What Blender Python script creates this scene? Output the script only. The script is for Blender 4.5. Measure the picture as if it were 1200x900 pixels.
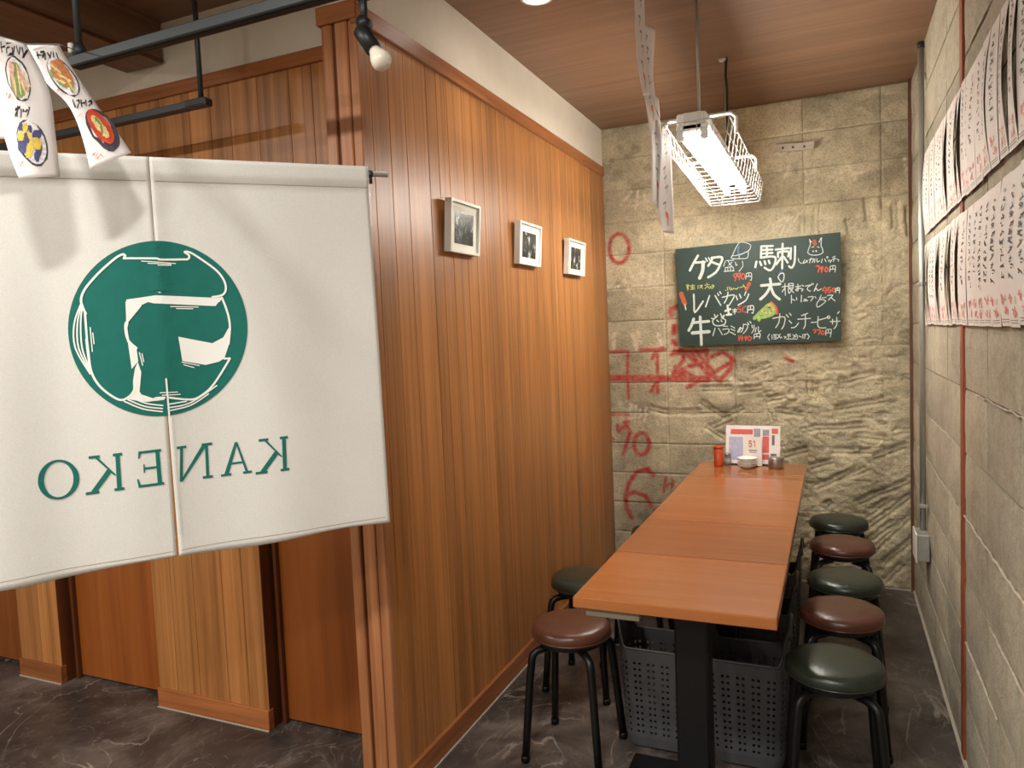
import bpy, bmesh, math, random
import numpy as np
from mathutils import Vector, Matrix

for o in list(bpy.data.objects):
    bpy.data.objects.remove(o, do_unlink=True)
scene = bpy.context.scene
COL = scene.collection
R = random.Random(7)

# ------------------------------------------------------------------ camera
F_PX = 861.2
YAW, PITCH, ROLL, CAM_H = 0.4151, 0.0654, -0.0425, 1.4669

def cam_basis():
    cy, sy = math.cos(YAW), math.sin(YAW)
    cp, sp = math.cos(PITCH), math.sin(PITCH)
    fwd = np.array([-sy * cp, cy * cp, -sp])
    right = np.array([cy, sy, 0.0])
    up = np.cross(right, fwd)
    c, s = math.cos(ROLL), math.sin(ROLL)
    return c * right + s * up, -s * right + c * up, fwd

CR, CU, CF = cam_basis()
CAM = np.array([0.0, 0.0, CAM_H])
cam_data = bpy.data.cameras.new('camera')
cam_data.sensor_width = 36.0
cam_data.lens = F_PX / 1200.0 * 36.0
cam_data.clip_start = 0.02
cam = bpy.data.objects.new('camera', cam_data)
cam.matrix_world = Matrix(((CR[0], CU[0], -CF[0], CAM[0]), (CR[1], CU[1], -CF[1], CAM[1]),
                           (CR[2], CU[2], -CF[2], CAM[2]), (0, 0, 0, 1)))
COL.objects.link(cam)
scene.camera = cam

def ray(u, v):
    return (u - 600) / F_PX * CR - (v - 450) / F_PX * CU + CF

def on(u, v, axis, val):                    # pixel -> point on an axis-aligned plane of the room
    d = ray(u, v)
    return CAM + d * ((val - CAM[axis]) / d[axis])

def at_depth(u, v, z):
    return CAM + ray(u, v) * z

# ------------------------------------------------------------------ world, lamps, exposure
world = bpy.data.worlds.new('world')
scene.world = world
world.use_nodes = True
bg = world.node_tree.nodes['Background']
bg.inputs['Color'].default_value = (1.0, 0.96, 0.90, 1)
bg.inputs['Strength'].default_value = 0.0
vs = scene.view_settings
vs.view_transform = 'Standard'
vs.look = 'None'
vs.gamma = 1.0
vs.use_curve_mapping = False
vs.exposure = 0.7

def lamp(name, kind, loc, energy, color, size=0.1, spot=None, target=None):
    d = bpy.data.lights.new(name, kind)
    d.energy = energy
    d.color = color
    if kind == 'AREA':
        d.shape = 'DISK'
        d.size = size
    else:
        d.shadow_soft_size = size
    if kind == 'SPOT':
        d.spot_size = math.radians(spot)
        d.spot_blend = 0.7
    o = bpy.data.objects.new(name, d)
    o.location = loc
    if target is not None:
        o.rotation_euler = (Vector(target) - Vector(loc)).to_track_quat('-Z', 'Y').to_euler()
    COL.objects.link(o)
    return o

NEUT = (1.0, 0.96, 0.89)
# ceiling downlights of the dining hall, above and behind the photographer
for x in (-3.2, -1.7, -0.3):
    for y in (0.0, -1.6):
        lamp('hall_downlight_offscreen', 'AREA', (x, y, 2.68), 25.0, NEUT, 0.2)

# ------------------------------------------------------------------ dimensions of the room
XW, XR, YB, YF, ZC = -1.2855, 0.3787, 4.4374, 2.098, 2.70
YP = 1.885           # front face of the corner post
TX0, TX1, TZ = -0.664, -0.137, 0.751

# ------------------------------------------------------------------ helpers
def tag(o, label=None, cat=None, group=None, kind=None):
    if label: o['label'] = label
    if cat: o['category'] = cat
    if group: o['group'] = group
    if kind: o['kind'] = kind
    return o

def obj(name, verts, faces, mat=None, parent=None, smooth=False, local=False):
    """mesh object; verts in world space, stored relative to an (unrotated) parent"""
    if parent is not None and not local:
        off = Vector(parent.location)
        q = parent.parent
        while q is not None:
            off += Vector(q.location)
            q = q.parent
        verts = [(v[0] - off[0], v[1] - off[1], v[2] - off[2]) for v in verts]
    me = bpy.data.meshes.new(name)
    me.from_pydata([tuple(float(c) for c in v) for v in verts], [], faces)
    if smooth:
        me.polygons.foreach_set('use_smooth', [True] * len(me.polygons))
    if mat: me.materials.append(mat)
    me.update()
    o = bpy.data.objects.new(name, me)
    COL.objects.link(o)
    if parent is not None: o.parent = parent
    return o

def empty(name, loc):
    o = bpy.data.objects.new(name, None)
    o.empty_display_size = 0.05
    o.location = loc
    COL.objects.link(o)
    return o

class MB:
    """collects shapes that together are one mesh"""
    def __init__(s): s.v = []; s.f = []
    def add(s, v, f):
        b = len(s.v); s.v += [tuple(p) for p in v]; s.f += [tuple(i + b for i in q) for q in f]; return s
    def box(s, x0, x1, y0, y1, z0, z1):
        v = [(x0, y0, z0), (x1, y0, z0), (x1, y1, z0), (x0, y1, z0), (x0, y0, z1), (x1, y0, z1), (x1, y1, z1), (x0, y1, z1)]
        return s.add(v, [(0, 3, 2, 1), (4, 5, 6, 7), (0, 1, 5, 4), (1, 2, 6, 5), (2, 3, 7, 6), (3, 0, 4, 7)])
    def cbox(s, x0, x1, y0, y1, z0, z1, c):
        """box with chamfered edges"""
        bm = bmesh.new()
        m = Matrix.Diagonal((x1 - x0, y1 - y0, z1 - z0, 1))
        bmesh.ops.create_cube(bm, size=1, matrix=Matrix.Translation(((x0 + x1) / 2, (y0 + y1) / 2, (z0 + z1) / 2)) @ m)
        bmesh.ops.bevel(bm, geom=bm.edges[:] + bm.verts[:], offset=c, segments=1, affect='EDGES', profile=0.5)
        bm.verts.index_update()
        s.add([v.co[:] for v in bm.verts], [tuple(v.index for v in f.verts) for f in bm.faces])
        bm.free()
        return s
    def tube(s, pts, r, n=8, cap=True, flat=1.0):
        pts = [Vector(p) for p in pts]
        rings = []
        up = Vector((0, 0, 1))
        prev = None
        for i, p in enumerate(pts):
            t = (pts[min(i + 1, len(pts) - 1)] - pts[max(i - 1, 0)]).normalized()
            if prev is None:
                a = t.cross(up)
                if a.length < 1e-3: a = t.cross(Vector((1, 0, 0)))
                a.normalize()
            else:
                a = (prev - t * prev.dot(t)).normalized()
            prev = a
            b = t.cross(a)
            rr = r[i] if isinstance(r, (list, tuple)) else r
            rings.append([p + a * rr * math.cos(2 * math.pi * k / n) + b * rr * flat * math.sin(2 * math.pi * k / n) for k in range(n)])
        v = [q for ring in rings for q in ring]
        f = []
        for i in range(len(rings) - 1):
            for k in range(n):
                f.append((i * n + k, i * n + (k + 1) % n, (i + 1) * n + (k + 1) % n, (i + 1) * n + k))
        if cap:
            f.append(tuple(range(n - 1, -1, -1)))
            f.append(tuple((len(rings) - 1) * n + k for k in range(n)))
        return s.add(v, f)
    def lathe(s, prof, n=32, c=(0, 0, 0), closed=False):
        v = []; f = []
        for (r, z) in prof:
            for k in range(n):
                a = 2 * math.pi * k / n
                v.append((c[0] + r * math.cos(a), c[1] + r * math.sin(a), c[2] + z))
        m = len(prof)
        for i in range(m - 1):
            for k in range(n):
                f.append((i * n + k, i * n + (k + 1) % n, (i + 1) * n + (k + 1) % n, (i + 1) * n + k))
        f.append(tuple(range(n - 1, -1, -1)))
        f.append(tuple((m - 1) * n + k for k in range(n)))
        return s.add(v, f)
    def build(s, name, mat, parent=None, smooth=False, local=False):
        return obj(name, s.v, s.f, mat, parent, smooth, local)

def autosmooth(o, ang=35):
    me = o.data
    bm = bmesh.new(); bm.from_mesh(me)
    for f in bm.faces: f.smooth = True
    for e in bm.edges:
        if len(e.link_faces) == 2 and e.calc_face_angle(0) > math.radians(ang): e.smooth = False
    bm.to_mesh(me); bm.free()
    return o

LAYER = []
def strokes2d(lines, w, seg=8):
    """flat pen strokes in 2D: list of polylines -> verts2d, faces"""
    V = []; Fc = []; LAYER.clear()
    for ln in lines:
        for i, p in enumerate(ln):
            b = len(V)
            V += [(p[0] + w / 2 * math.cos(2 * math.pi * k / seg), p[1] + w / 2 * math.sin(2 * math.pi * k / seg)) for k in range(seg)]
            Fc.append(tuple(range(b, b + seg))); LAYER.extend([len(Fc)] * seg)
            if i + 1 < len(ln):
                q = ln[i + 1]
                dx, dy = q[0] - p[0], q[1] - p[1]
                L = math.hypot(dx, dy)
                if L < 1e-6: continue
                nx, ny = -dy / L * w / 2, dx / L * w / 2
                b = len(V)
                V += [(p[0] + nx, p[1] + ny), (p[0] - nx, p[1] - ny), (q[0] - nx, q[1] - ny), (q[0] + nx, q[1] + ny)]
                Fc.append((b, b + 1, b + 2, b + 3)); LAYER.extend([len(Fc)] * 4)
    return V, Fc

def smooth_line(pts, n=4):
    """Catmull-Rom"""
    if len(pts) < 3: return pts
    out = []
    P = [pts[0]] + list(pts) + [pts[-1]]
    for i in range(1, len(P) - 2):
        p0, p1, p2, p3 = [np.array(q, float) for q in P[i - 1:i + 3]]
        for k in range(n):
            t = k / n
            out.append(tuple(0.5 * ((2 * p1) + (-p0 + p2) * t + (2 * p0 - 5 * p1 + 4 * p2 - p3) * t * t + (-p0 + 3 * p1 - 3 * p2 + p3) * t ** 3)))
    out.append(tuple(pts[-1]))
    return out

# value noise for relief
_rng = np.random.default_rng(3)
_tab = _rng.random((256, 256))
def vnoise(x, y, s=0):
    x = np.asarray(x, float) + s * 17.31; y = np.asarray(y, float) + s * 9.77
    xi = np.floor(x).astype(int); yi = np.floor(y).astype(int)
    fx = x - xi; fy = y - yi
    fx = fx * fx * (3 - 2 * fx); fy = fy * fy * (3 - 2 * fy)
    g = lambda a, b: _tab[a & 255, b & 255]
    return (g(xi, yi) * (1 - fx) + g(xi + 1, yi) * fx) * (1 - fy) + (g(xi, yi + 1) * (1 - fx) + g(xi + 1, yi + 1) * fx) * fy
def fbm(x, y, oct=4, s=0):
    a, t, n = 0.5, 0, 0
    for i in range(oct):
        t = t + a * vnoise(x * 2 ** i, y * 2 ** i, s + i); n += a; a *= 0.5
    return t / n
def sstep(a, b, x):
    t = np.clip((x - a) / (b - a), 0, 1); return t * t * (3 - 2 * t)

# ------------------------------------------------------------------ materials
def lin(c):
    return tuple(((x / 255) / 12.92 if x / 255 <= 0.04045 else ((x / 255 + 0.055) / 1.055) ** 2.4) for x in c) + (1,)

class Nodes:
    def __init__(s, name):
        s.m = bpy.data.materials.new(name); s.m.use_nodes = True
        s.t = s.m.node_tree; s.b = s.t.nodes['Principled BSDF']
    def n(s, kind, **kw):
        x = s.t.nodes.new(kind)
        for k, v in kw.items():
            if hasattr(x, k): setattr(x, k, v)
        return x
    def l(s, a, b): s.t.links.new(a, b)
    def pos(s): return s.n('ShaderNodeNewGeometry').outputs['Position']
    def objc(s): return s.n('ShaderNodeTexCoord').outputs['Object']
    def mapping(s, vec, scale, rnd=0.0):
        m = s.n('ShaderNodeVectorMath', operation='MULTIPLY'); s.l(vec, m.inputs[0]); m.inputs[1].default_value = scale
        out = m.outputs[0]
        if rnd:
            oi = s.n('ShaderNodeObjectInfo')
            k = s.n('ShaderNodeMath', operation='MULTIPLY'); s.l(oi.outputs['Random'], k.inputs[0]); k.inputs[1].default_value = rnd
            a = s.n('ShaderNodeVectorMath', operation='ADD'); s.l(out, a.inputs[0]); s.l(k.outputs[0], a.inputs[1]); out = a.outputs[0]
        return out
    def noise(s, vec, scale=1, detail=4, rough=0.55, dist=0.0):
        x = s.n('ShaderNodeTexNoise'); s.l(vec, x.inputs['Vector'])
        x.inputs['Scale'].default_value = scale; x.inputs['Detail'].default_value = detail
        x.inputs['Roughness'].default_value = rough; x.inputs['Distortion'].default_value = dist
        return x.outputs['Fac']
    def ramp(s, fac, stops):
        r = s.n('ShaderNodeValToRGB'); e = r.color_ramp.elements
        while len(e) < len(stops): e.new(0.5)
        for el, (p, c) in zip(e, stops):
            el.position = p; el.color = c if len(c) == 4 else lin(c)
        s.l(fac, r.inputs['Fac']); return r.outputs['Color']
    def mix(s, fac, a, b, mode='MIX'):
        x = s.n('ShaderNodeMix', data_type='RGBA', blend_type=mode)
        for sock, val in ((x.inputs[0], fac), (x.inputs[6], a), (x.inputs[7], b)):
            if hasattr(val, 'is_output') or isinstance(val, bpy.types.NodeSocket): s.l(val, sock)
            else: sock.default_value = val
        return x.outputs[2]
    def bump(s, h, strength=0.3, dist=0.01):
        x = s.n('ShaderNodeBump'); x.inputs['Strength'].default_value = strength; x.inputs['Distance'].default_value = dist
        s.l(h, x.inputs['Height']); s.l(x.outputs[0], s.b.inputs['Normal'])
    def col(s, c):
        if isinstance(c, bpy.types.NodeSocket): s.l(c, s.b.inputs['Base Color'])
        else: s.b.inputs['Base Color'].default_value = c if len(c) == 4 else lin(c)
    def set(s, rough=0.5, metal=0.0, spec=0.5):
        s.b.inputs['Roughness'].default_value = rough; s.b.inputs['Metallic'].default_value = metal
        s.b.inputs['Specular IOR Level'].default_value = spec

def plain(name, c, rough=0.5, metal=0.0, var=0.08, spec=0.5, scale=12, bump=0.0):
    N = Nodes(name); base = lin(c)
    f = N.noise(N.objc(), scale, 3)
    lo = tuple(x * (1 - var) for x in base[:3]) + (1,); hi = tuple(min(1, x * (1 + var)) for x in base[:3]) + (1,)
    N.col(N.ramp(f, [(0.3, lo), (0.7, hi)])); N.set(rough, metal, spec)
    if bump: N.bump(N.noise(N.objc(), scale * 8, 3), bump, 0.002)
    return N.m

def wood(name, dark, mid, light, axis='z', fine=60.0, along=1.6, rough=0.38, rnd=37.0, spec=0.4, bump=0.06):
    N = Nodes(name)
    sc = {'x': (along, fine, fine), 'y': (fine, along, fine), 'z': (fine, fine, along)}[axis]
    v = N.mapping(N.pos(), sc, rnd)
    g = N.noise(v, 1.0, 5, 0.6, 0.4)
    sc2 = tuple(x * 0.22 for x in sc)
    g2 = N.noise(N.mapping(N.pos(), sc2, rnd * 1.7), 1.0, 3, 0.5, 1.2)
    c1 = N.ramp(g, [(0.28, dark), (0.5, mid), (0.72, light)])
    c2 = N.ramp(g2, [(0.3, dark), (0.55, mid), (0.75, light)])
    c = N.mix(0.45, c1, c2)
    oi = N.n('ShaderNodeObjectInfo')
    tone = N.ramp(oi.outputs['Random'], [(0.0, (0.84, 0.82, 0.80, 1)), (1.0, (1.12, 1.10, 1.06, 1))])
    if rnd: c = N.mix(1.0, c, tone, 'MULTIPLY')
    N.col(c); N.set(rough, 0, spec); N.bump(g, bump, 0.002)
    return N.m

M = {}
M['plank'] = wood('wood_panelling', (108, 68, 33), (168, 112, 62), (192, 136, 82), 'z', 60, 1.2)
M['plank_front'] = M['plank']
M['trim'] = wood('trim_wood', (112, 64, 34), (154, 94, 52), (176, 114, 68), 'y', 45, 2.0)
M['trim_x'] = wood('trim_wood_lengthwise', (112, 64, 34), (154, 94, 52), (176, 114, 68), 'x', 45, 2.0)
M['post'] = wood('post_wood', (124, 76, 46), (172, 114, 74), (196, 140, 100), 'z', 40, 2.0, rough=0.33)
M['door'] = wood('door_veneer', (116, 60, 22), (140, 78, 32), (154, 90, 40), 'z', 22, 1.0, rough=0.3)
M['jamb'] = wood('door_frame_wood', (70, 38, 20), (92, 50, 26), (108, 62, 34), 'z', 40, 2.0)
M['gap'] = plain('wood_substrate', (112, 72, 42), 0.8)
M['ceiling'] = wood('ceiling_veneer', (104, 76, 57), (126, 94, 71), (142, 108, 83), 'x', 36, 1.1, rough=0.5, rnd=0)
M['beam'] = wood('beam_veneer', (104, 76, 57), (126, 94, 71), (142, 108, 83), 'y', 36, 1.1, rough=0.5, rnd=0)
M['table'] = wood('table_laminate', (144, 86, 46), (153, 94, 52), (161, 101, 58), 'x', 70, 3.0, rough=0.22, rnd=11, bump=0.05)
M['plaster'] = plain('cream_plaster', (204, 193, 176), 0.85, var=0.03, bump=0.1)
M['black_metal'] = plain('black_metal', (34, 36, 38), 0.42, 0.3)
M['black_rail'] = plain('black_rail', (48, 54, 56), 0.45, 0.2)
M['leg'] = plain('black_painted_tube', (11, 11, 11), 0.4, spec=0.35)
M['steel'] = plain('brushed_steel', (170, 168, 162), 0.32, 0.9)
M['conduit'] = plain('galvanised_conduit', (176, 178, 172), 0.4, 0.6)
M['orange'] = plain('rust_red_paint', (136, 68, 36), 0.6, var=0.15)
M['brown_strip'] = plain('brown_strip_paint', (96, 62, 40), 0.6)
M['frame_white'] = plain('white_frame', (222, 220, 212), 0.5, var=0.02)
M['mat_white'] = plain('picture_mount', (226, 226, 212), 0.7, var=0.02)
M['paper'] = plain('menu_paper', (228, 220, 212), 0.75, var=0.03, scale=5)
M['paper_thin'] = plain('thin_paper', (230, 224, 222), 0.7, var=0.03)
M['ink'] = plain('black_ink', (40, 38, 38), 0.7)
M['ink_mid'] = plain('brush_ink', (84, 80, 78), 0.7)
M['ink_soft'] = plain('grey_ink', (110, 106, 102), 0.7)
M['red_ink'] = plain('red_ink', (224, 110, 100), 0.7)
M['red_soft'] = plain('pale_red_ink', (226, 140, 132), 0.7)
M['board'] = plain('blackboard', (34, 56, 50), 0.5, var=0.10, scale=4)
M['board_edge'] = plain('blackboard_edge', (36, 40, 38), 0.6)
M['chalk'] = plain('white_chalk', (206, 216, 210), 0.9, var=0.12, scale=90)
M['chalk_red'] = plain('red_chalk', (204, 92, 66), 0.9, var=0.2, scale=90)
M['chalk_orange'] = plain('orange_chalk', (176, 92, 56), 0.9, var=0.2, scale=90)
M['chalk_yellow'] = plain('yellow_chalk', (190, 196, 110), 0.9, var=0.2, scale=90)
M['chalk_blue'] = plain('blue_chalk', (74, 110, 150), 0.9, var=0.2, scale=90)
M['chalk_green'] = plain('green_chalk', (140, 172, 92), 0.9, var=0.3, scale=60)
M['chalk_pink'] = plain('pink_chalk', (214, 160, 140), 0.9, var=0.2, scale=90)
M['green_print'] = plain('green_dye', (0, 98, 88), 0.85, var=0.06, scale=40)
M['cloth_print'] = plain('undyed_print', (228, 227, 222), 0.85, var=0.02)
M['basket'] = plain('grey_plastic', (66, 67, 68), 0.5)
M['batten'] = plain('grey_batten', (150, 140, 124), 0.7)
M['lamp_white'] = plain('lamp_enamel', (226, 226, 222), 0.45, var=0.02)
M['wire_white'] = plain('white_wire', (206, 206, 200), 0.4, var=0.02)
M['cable'] = plain('black_cable', (30, 28, 28), 0.6)
M['red_lacquer'] = plain('red_lacquer', (176, 66, 32), 0.25, var=0.1)
M['china'] = plain('white_china', (232, 228, 220), 0.25, var=0.02)
M['caulk'] = plain('pale_caulk', (170, 160, 146), 0.7)
M['pale_plate'] = plain('painted_bracket', (176, 164, 150), 0.6)
M['string'] = plain('string', (150, 146, 140), 0.7)
for nm, c in dict(food_green=(132, 150, 96), food_orange=(196, 128, 82), food_yellow=(222, 190, 80), food_blue=(74, 76, 120),
                  food_red=(206, 74, 46), food_dark=(70, 66, 78), food_white=(226, 222, 222), food_pink=(220, 166, 150),
                  food_cream=(226, 206, 140), print_red=(206, 96, 88), print_grey=(150, 146, 158), print_blue=(176, 176, 200)).items():
    M[nm] = plain(nm, c, 0.7, var=0.25, scale=160)

def concrete(name, painted):
    N = Nodes(name); p = N.pos()
    n1 = N.noise(p, 2.2, 5, 0.6); n2 = N.noise(p, 26, 5, 0.7); n3 = N.noise(p, 120, 3, 0.7)
    if painted: stops = [(0.25, (168, 157, 133)), (0.5, (205, 194, 165)), (0.75, (225, 214, 186))]
    else: stops = [(0.25, (146, 139, 123)), (0.5, (171, 163, 145)), (0.75, (187, 179, 161))]
    base = N.ramp(n1, stops)
    base = N.mix(0.55, base, N.ramp(n2, [(0.3, (0.70, 0.69, 0.67, 1)), (0.65, (1.18, 1.17, 1.14, 1))]), 'MULTIPLY')
    base = N.mix(0.6 if painted else 0.4, base, N.ramp(n3, [(0.33, (0.45, 0.44, 0.42, 1)), (0.52, (1.08, 1.08, 1.08, 1))]), 'MULTIPLY')
    if painted:
        a = N.n('ShaderNodeAttribute', attribute_name='paint')
        sep = N.n('ShaderNodeSeparateColor'); N.l(a.outputs['Color'], sep.inputs[0])
        base = N.mix(1.0, base, N.ramp(sep.outputs[2], [(0.0, (0.40, 0.39, 0.38, 1)), (0.5, (1.0, 1.0, 1.0, 1)), (1.0, (1.5, 1.48, 1.42, 1))]), 'MULTIPLY')
        base = N.mix(sep.outputs[1], base, lin((222, 210, 188)))
        base = N.mix(sep.outputs[0], base, lin((176, 40, 42)))
    else:
        oi = N.n('ShaderNodeObjectInfo')
        base = N.mix(1.0, base, N.ramp(oi.outputs['Random'], [(0, (0.86, 0.86, 0.86, 1)), (1, (1.06, 1.05, 1.03, 1))]), 'MULTIPLY')
    N.col(base); N.set(0.92, 0, 0.2)
    h = N.n('ShaderNodeMath', operation='ADD'); N.l(n2, h.inputs[0]); N.l(n3, h.inputs[1])
    N.bump(h.outputs[0], 0.9 if painted else 0.5, 0.006)
    return N.m
M['rough_concrete'] = concrete('rough_concrete_block', True)
M['block'] = concrete('smooth_concrete_block', False)
M['mortar'] = plain('mortar', (120, 110, 96), 0.95, var=0.2, scale=30, bump=0.4)
M['mortar_pale'] = plain('pale_mortar', (176, 166, 148), 0.95, var=0.15, scale=60, bump=0.5)

def marble():
    N = Nodes('dark_marble_vinyl'); p = N.pos()
    d = N.noise(p, 2.6, 7, 0.68, 0.5)
    base = N.ramp(d, [(0.34, (40, 36, 34)), (0.5, (68, 61, 57)), (0.68, (112, 103, 96))])
    def veins(scale, w, seed):
        v = N.mapping(p, (scale, scale * 0.7, scale)); n = N.n('ShaderNodeTexNoise'); N.l(v, n.inputs['Vector'])
        n.inputs['Scale'].default_value = 1; n.inputs['Detail'].default_value = 6; n.inputs['Distortion'].default_value = seed
        a = N.n('ShaderNodeMath', operation='SUBTRACT'); N.l(n.outputs['Fac'], a.inputs[0]); a.inputs[1].default_value = 0.5
        b = N.n('ShaderNodeMath', operation='ABSOLUTE'); N.l(a.outputs[0], b.inputs[0])
        return N.ramp(b.outputs[0], [(0.0, (1, 1, 1, 1)), (w, (0, 0, 0, 1))])
    m = N.noise(p, 2.7, 2)
    mk = N.ramp(m, [(0.42, (0, 0, 0, 1)), (0.62, (0.75, 0.75, 0.75, 1))])
    f1 = N.mix(1.0, veins(2.3, 0.007, 1.1), mk, 'MULTIPLY')
    c = N.mix(f1, base, lin((166, 154, 142)))
    f2 = N.mix(1.0, veins(5.5, 0.010, 1.6), (0.3, 0.3, 0.3, 1), 'MULTIPLY')
    c = N.mix(f2, c, lin((150, 140, 130)))
    N.col(c); N.set(0.34, 0, 0.45)
    N.bump(N.noise(p, 90, 2), 0.04, 0.002)
    return N.m
M['floor'] = marble()

def vinyl(name, c):
    N = Nodes(name); f = N.noise(N.objc(), 9, 3)
    b = lin(c); N.col(N.ramp(f, [(0.3, tuple(x * 0.85 for x in b[:3]) + (1,)), (0.7, tuple(x * 1.12 for x in b[:3]) + (1,))]))
    N.set(0.3, 0, 0.5); N.bump(N.noise(N.objc(), 55, 4, 0.6, 1.0), 0.16, 0.006)
    return N.m
M['green_vinyl'] = vinyl('green_vinyl', (38, 46, 38))
M['brown_vinyl'] = vinyl('brown_vinyl', (84, 49, 36))

def cloth():
    N = Nodes('noren_cloth')
    w = N.noise(N.mapping(N.objc(), (380, 380, 380)), 1, 1)
    N.col(N.ramp(w, [(0.3, (222, 221, 216)), (0.7, (234, 233, 228))])); N.set(0.9, 0, 0.1)
    n = N.noise(N.objc(), 14, 4, 0.6)
    N.bump(n, 0.12, 0.01)
    tr = N.n('ShaderNodeBsdfTranslucent'); tr.inputs[0].default_value = lin((226, 218, 204))
    mx = N.n('ShaderNodeMixShader'); mx.inputs[0].default_value = 0.25
    out = N.t.nodes['Material Output']
    N.l(N.b.outputs[0], mx.inputs[1]); N.l(tr.outputs[0], mx.inputs[2]); N.l(mx.outputs[0], out.inputs['Surface'])
    return N.m
M['cloth'] = cloth()

def emit(name, c, s):
    N = Nodes(name); N.col((1, 1, 1, 1))
    N.b.inputs['Emission Color'].default_value = c; N.b.inputs['Emission Strength'].default_value = s
    return N.m
M['tube_light'] = emit('lit_tube', (1.0, 0.95, 0.86, 1), 50)
M['downlight'] = emit('lit_downlight', (1.0, 0.93, 0.82, 1), 30)
M['bulb'] = plain('frosted_bulb', (232, 222, 206), 0.25, var=0.02)

def bwphoto():
    N = Nodes('black_and_white_photo'); v = N.objc()
    n = N.noise(N.mapping(v, (1, 28, 18), 60), 1, 5, 0.7)
    N.col(N.ramp(n, [(0.42, (30, 31, 32)), (0.55, (66, 68, 68)), (0.66, (190, 192, 188))])); N.set(0.25)
    return N.m
M['bwphoto'] = bwphoto()
def glassy(name, c, alpha_rough=0.05):
    N = Nodes(name); N.col(c); N.set(alpha_rough); N.b.inputs['Transmission Weight'].default_value = 0.85
    return N.m
M['glass'] = glassy('clear_glass', (214, 214, 210))

# ------------------------------------------------------------------ floor, ceiling
fl = MB().box(-5.5, XR + 0.3, -3.0, YB + 0.3, -0.08, 0.0).build('floor', M['floor']); tag(fl, kind='structure')
ce = MB().box(-5.5, XR + 0.3, -3.0, YB + 0.3, ZC, ZC + 0.08).build('ceiling', M['ceiling']); tag(ce, kind='structure')
beam = MB().box(-2.50, -2.311, -1.5, YF - 0.001, 2.547, ZC - 0.001).build('ceiling_beam', M['beam']); tag(beam, kind='structure')
MB().box(-2.508, -2.303, -1.5, YF - 0.002, 2.552, 2.560).build('edge_seam', M['jamb'], beam)

tag(MB().box(-5.1, XR + 0.3, -3.12, -3.0, 0, ZC).build('wall_rear', M['plaster']), kind='structure')
tag(MB().box(-5.12, -5.0, -3.0, YF + 0.25, 0, ZC).build('wall_left', M['plaster']), kind='structure')

# ------------------------------------------------------------------ back wall: rough concrete blocks
wall_back = MB().box(XW - 0.25, XR + 0.3, YB + 0.03, YB + 0.25, 0, ZC).build('wall_back', M['mortar']); tag(wall_back, kind='structure')

def px_strokes(lst, ox, oy, sc):
    return [[(ox + x / sc, oy + y / sc) for x, y in ln] for ln in lst]
def ell(cx, cy, rx, ry, a0=0, a1=360, n=18):
    return [(cx + rx * math.cos(math.radians(a0 + (a1 - a0) * i / n)), cy + ry * math.sin(math.radians(a0 + (a1 - a0) * i / n))) for i in range(n + 1)]

red = []   # (polyline in px, width px)
def addred(lines, w, ox=700, oy=400, sc=4.089):
    for ln in px_strokes(lines, ox, oy, sc): red.append((ln, w))
addred([[(40, 50), (150, 48)], [(145, 50), (145, 150), (150, 275)]], 2.6)
addred([[(20, 175), (420, 178), (530, 182)]], 6.0)
addred([[(262, 85), (285, 40), (290, 160), (290, 245)], [(205, 42), (325, 38)], [(258, 240), (285, 190)]], 3.2)
addred([[(355, 62), (410, 55), (415, 88), (365, 150), (440, 162)], [(525, 45), (525, 190)], [(400, 40), (590, 195)],
        [(430, 222), (650, 95)], [(440, 50), (525, 42)], [(545, 75), (600, 52), (645, 80), (640, 130), (590, 182), (540, 160)],
        [(455, 65), (520, 150)], [(470, 45), (560, 150)], [(375, 120), (470, 175)], [(440, 120), (530, 95)], [(365, 160), (420, 130)], [(370, 45), (520, 48)]], 3.8)
addred([[(95, 403), (100, 432), (140, 402), (158, 432), (125, 540)], [(128, 390), (150, 385)]], 3.4)
addred([ell(212, 492, 36, 52)], 4.0)
addred([[(268, 640), (240, 612), (190, 625), (150, 680), (135, 740), (140, 800), (165, 845)], [(138, 735), (180, 722), (230, 740), (258, 788)]], 4.2)
addred([[(328, 650), (318, 722)], [(320, 695), (360, 680)], [(365, 668), (358, 700)], [(60, 455), (78, 470)], [(30, 350), (150, 352)]], 2.6)
addred([ell(62, 100, 28, 42)], 3.6, 700, 250, 2.43)
addred([[(240, 290), (150, 335), (170, 390)], [(205, 520), (195, 600)], [(190, 700), (225, 740)], [(10, 800), (60, 785)]], 4.5, 770, 330, 10)
addred([[(921, 420), (929, 423)]], 3.0, 0, 0, 1)
white = []
def addwhite(lines, w, ox, oy, sc):
    for ln in px_strokes(lines, ox, oy, sc): white.append((ln, w))
addwhite([[(50, 215), (80, 200), (95, 210)], [(75, 190), (90, 225)], [(100, 180), (130, 172), (125, 205)], [(135, 168), (172, 172), (165, 200)], [(105, 205), (170, 207)], [(150, 175), (150, 205)]], 4, 700, 250, 2.43)
addwhite([[(48, 345), (45, 385)], [(100, 345), (112, 385)], [(115, 340), (120, 365)], [(172, 345), (180, 365)], [(185, 370), (172, 390)]], 5, 700, 250, 2.43)
addwhite([[(110, 300), (150, 290), (180, 320)], [(160, 320), (150, 380)], [(185, 310), (180, 380)], [(205, 330), (200, 390)], [(235, 320), (225, 385)], [(150, 375), (235, 350)], [(285, 365), (290, 400)], [(305, 360), (318, 400)]], 3.4, 700, 400, 4.089)
addwhite([[(740, 225), (728, 240)], [(748, 222), (745, 245)], [(755, 228), (758, 244)], [(733, 243), (760, 236)]], 3, 0, 0, 1)
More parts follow.
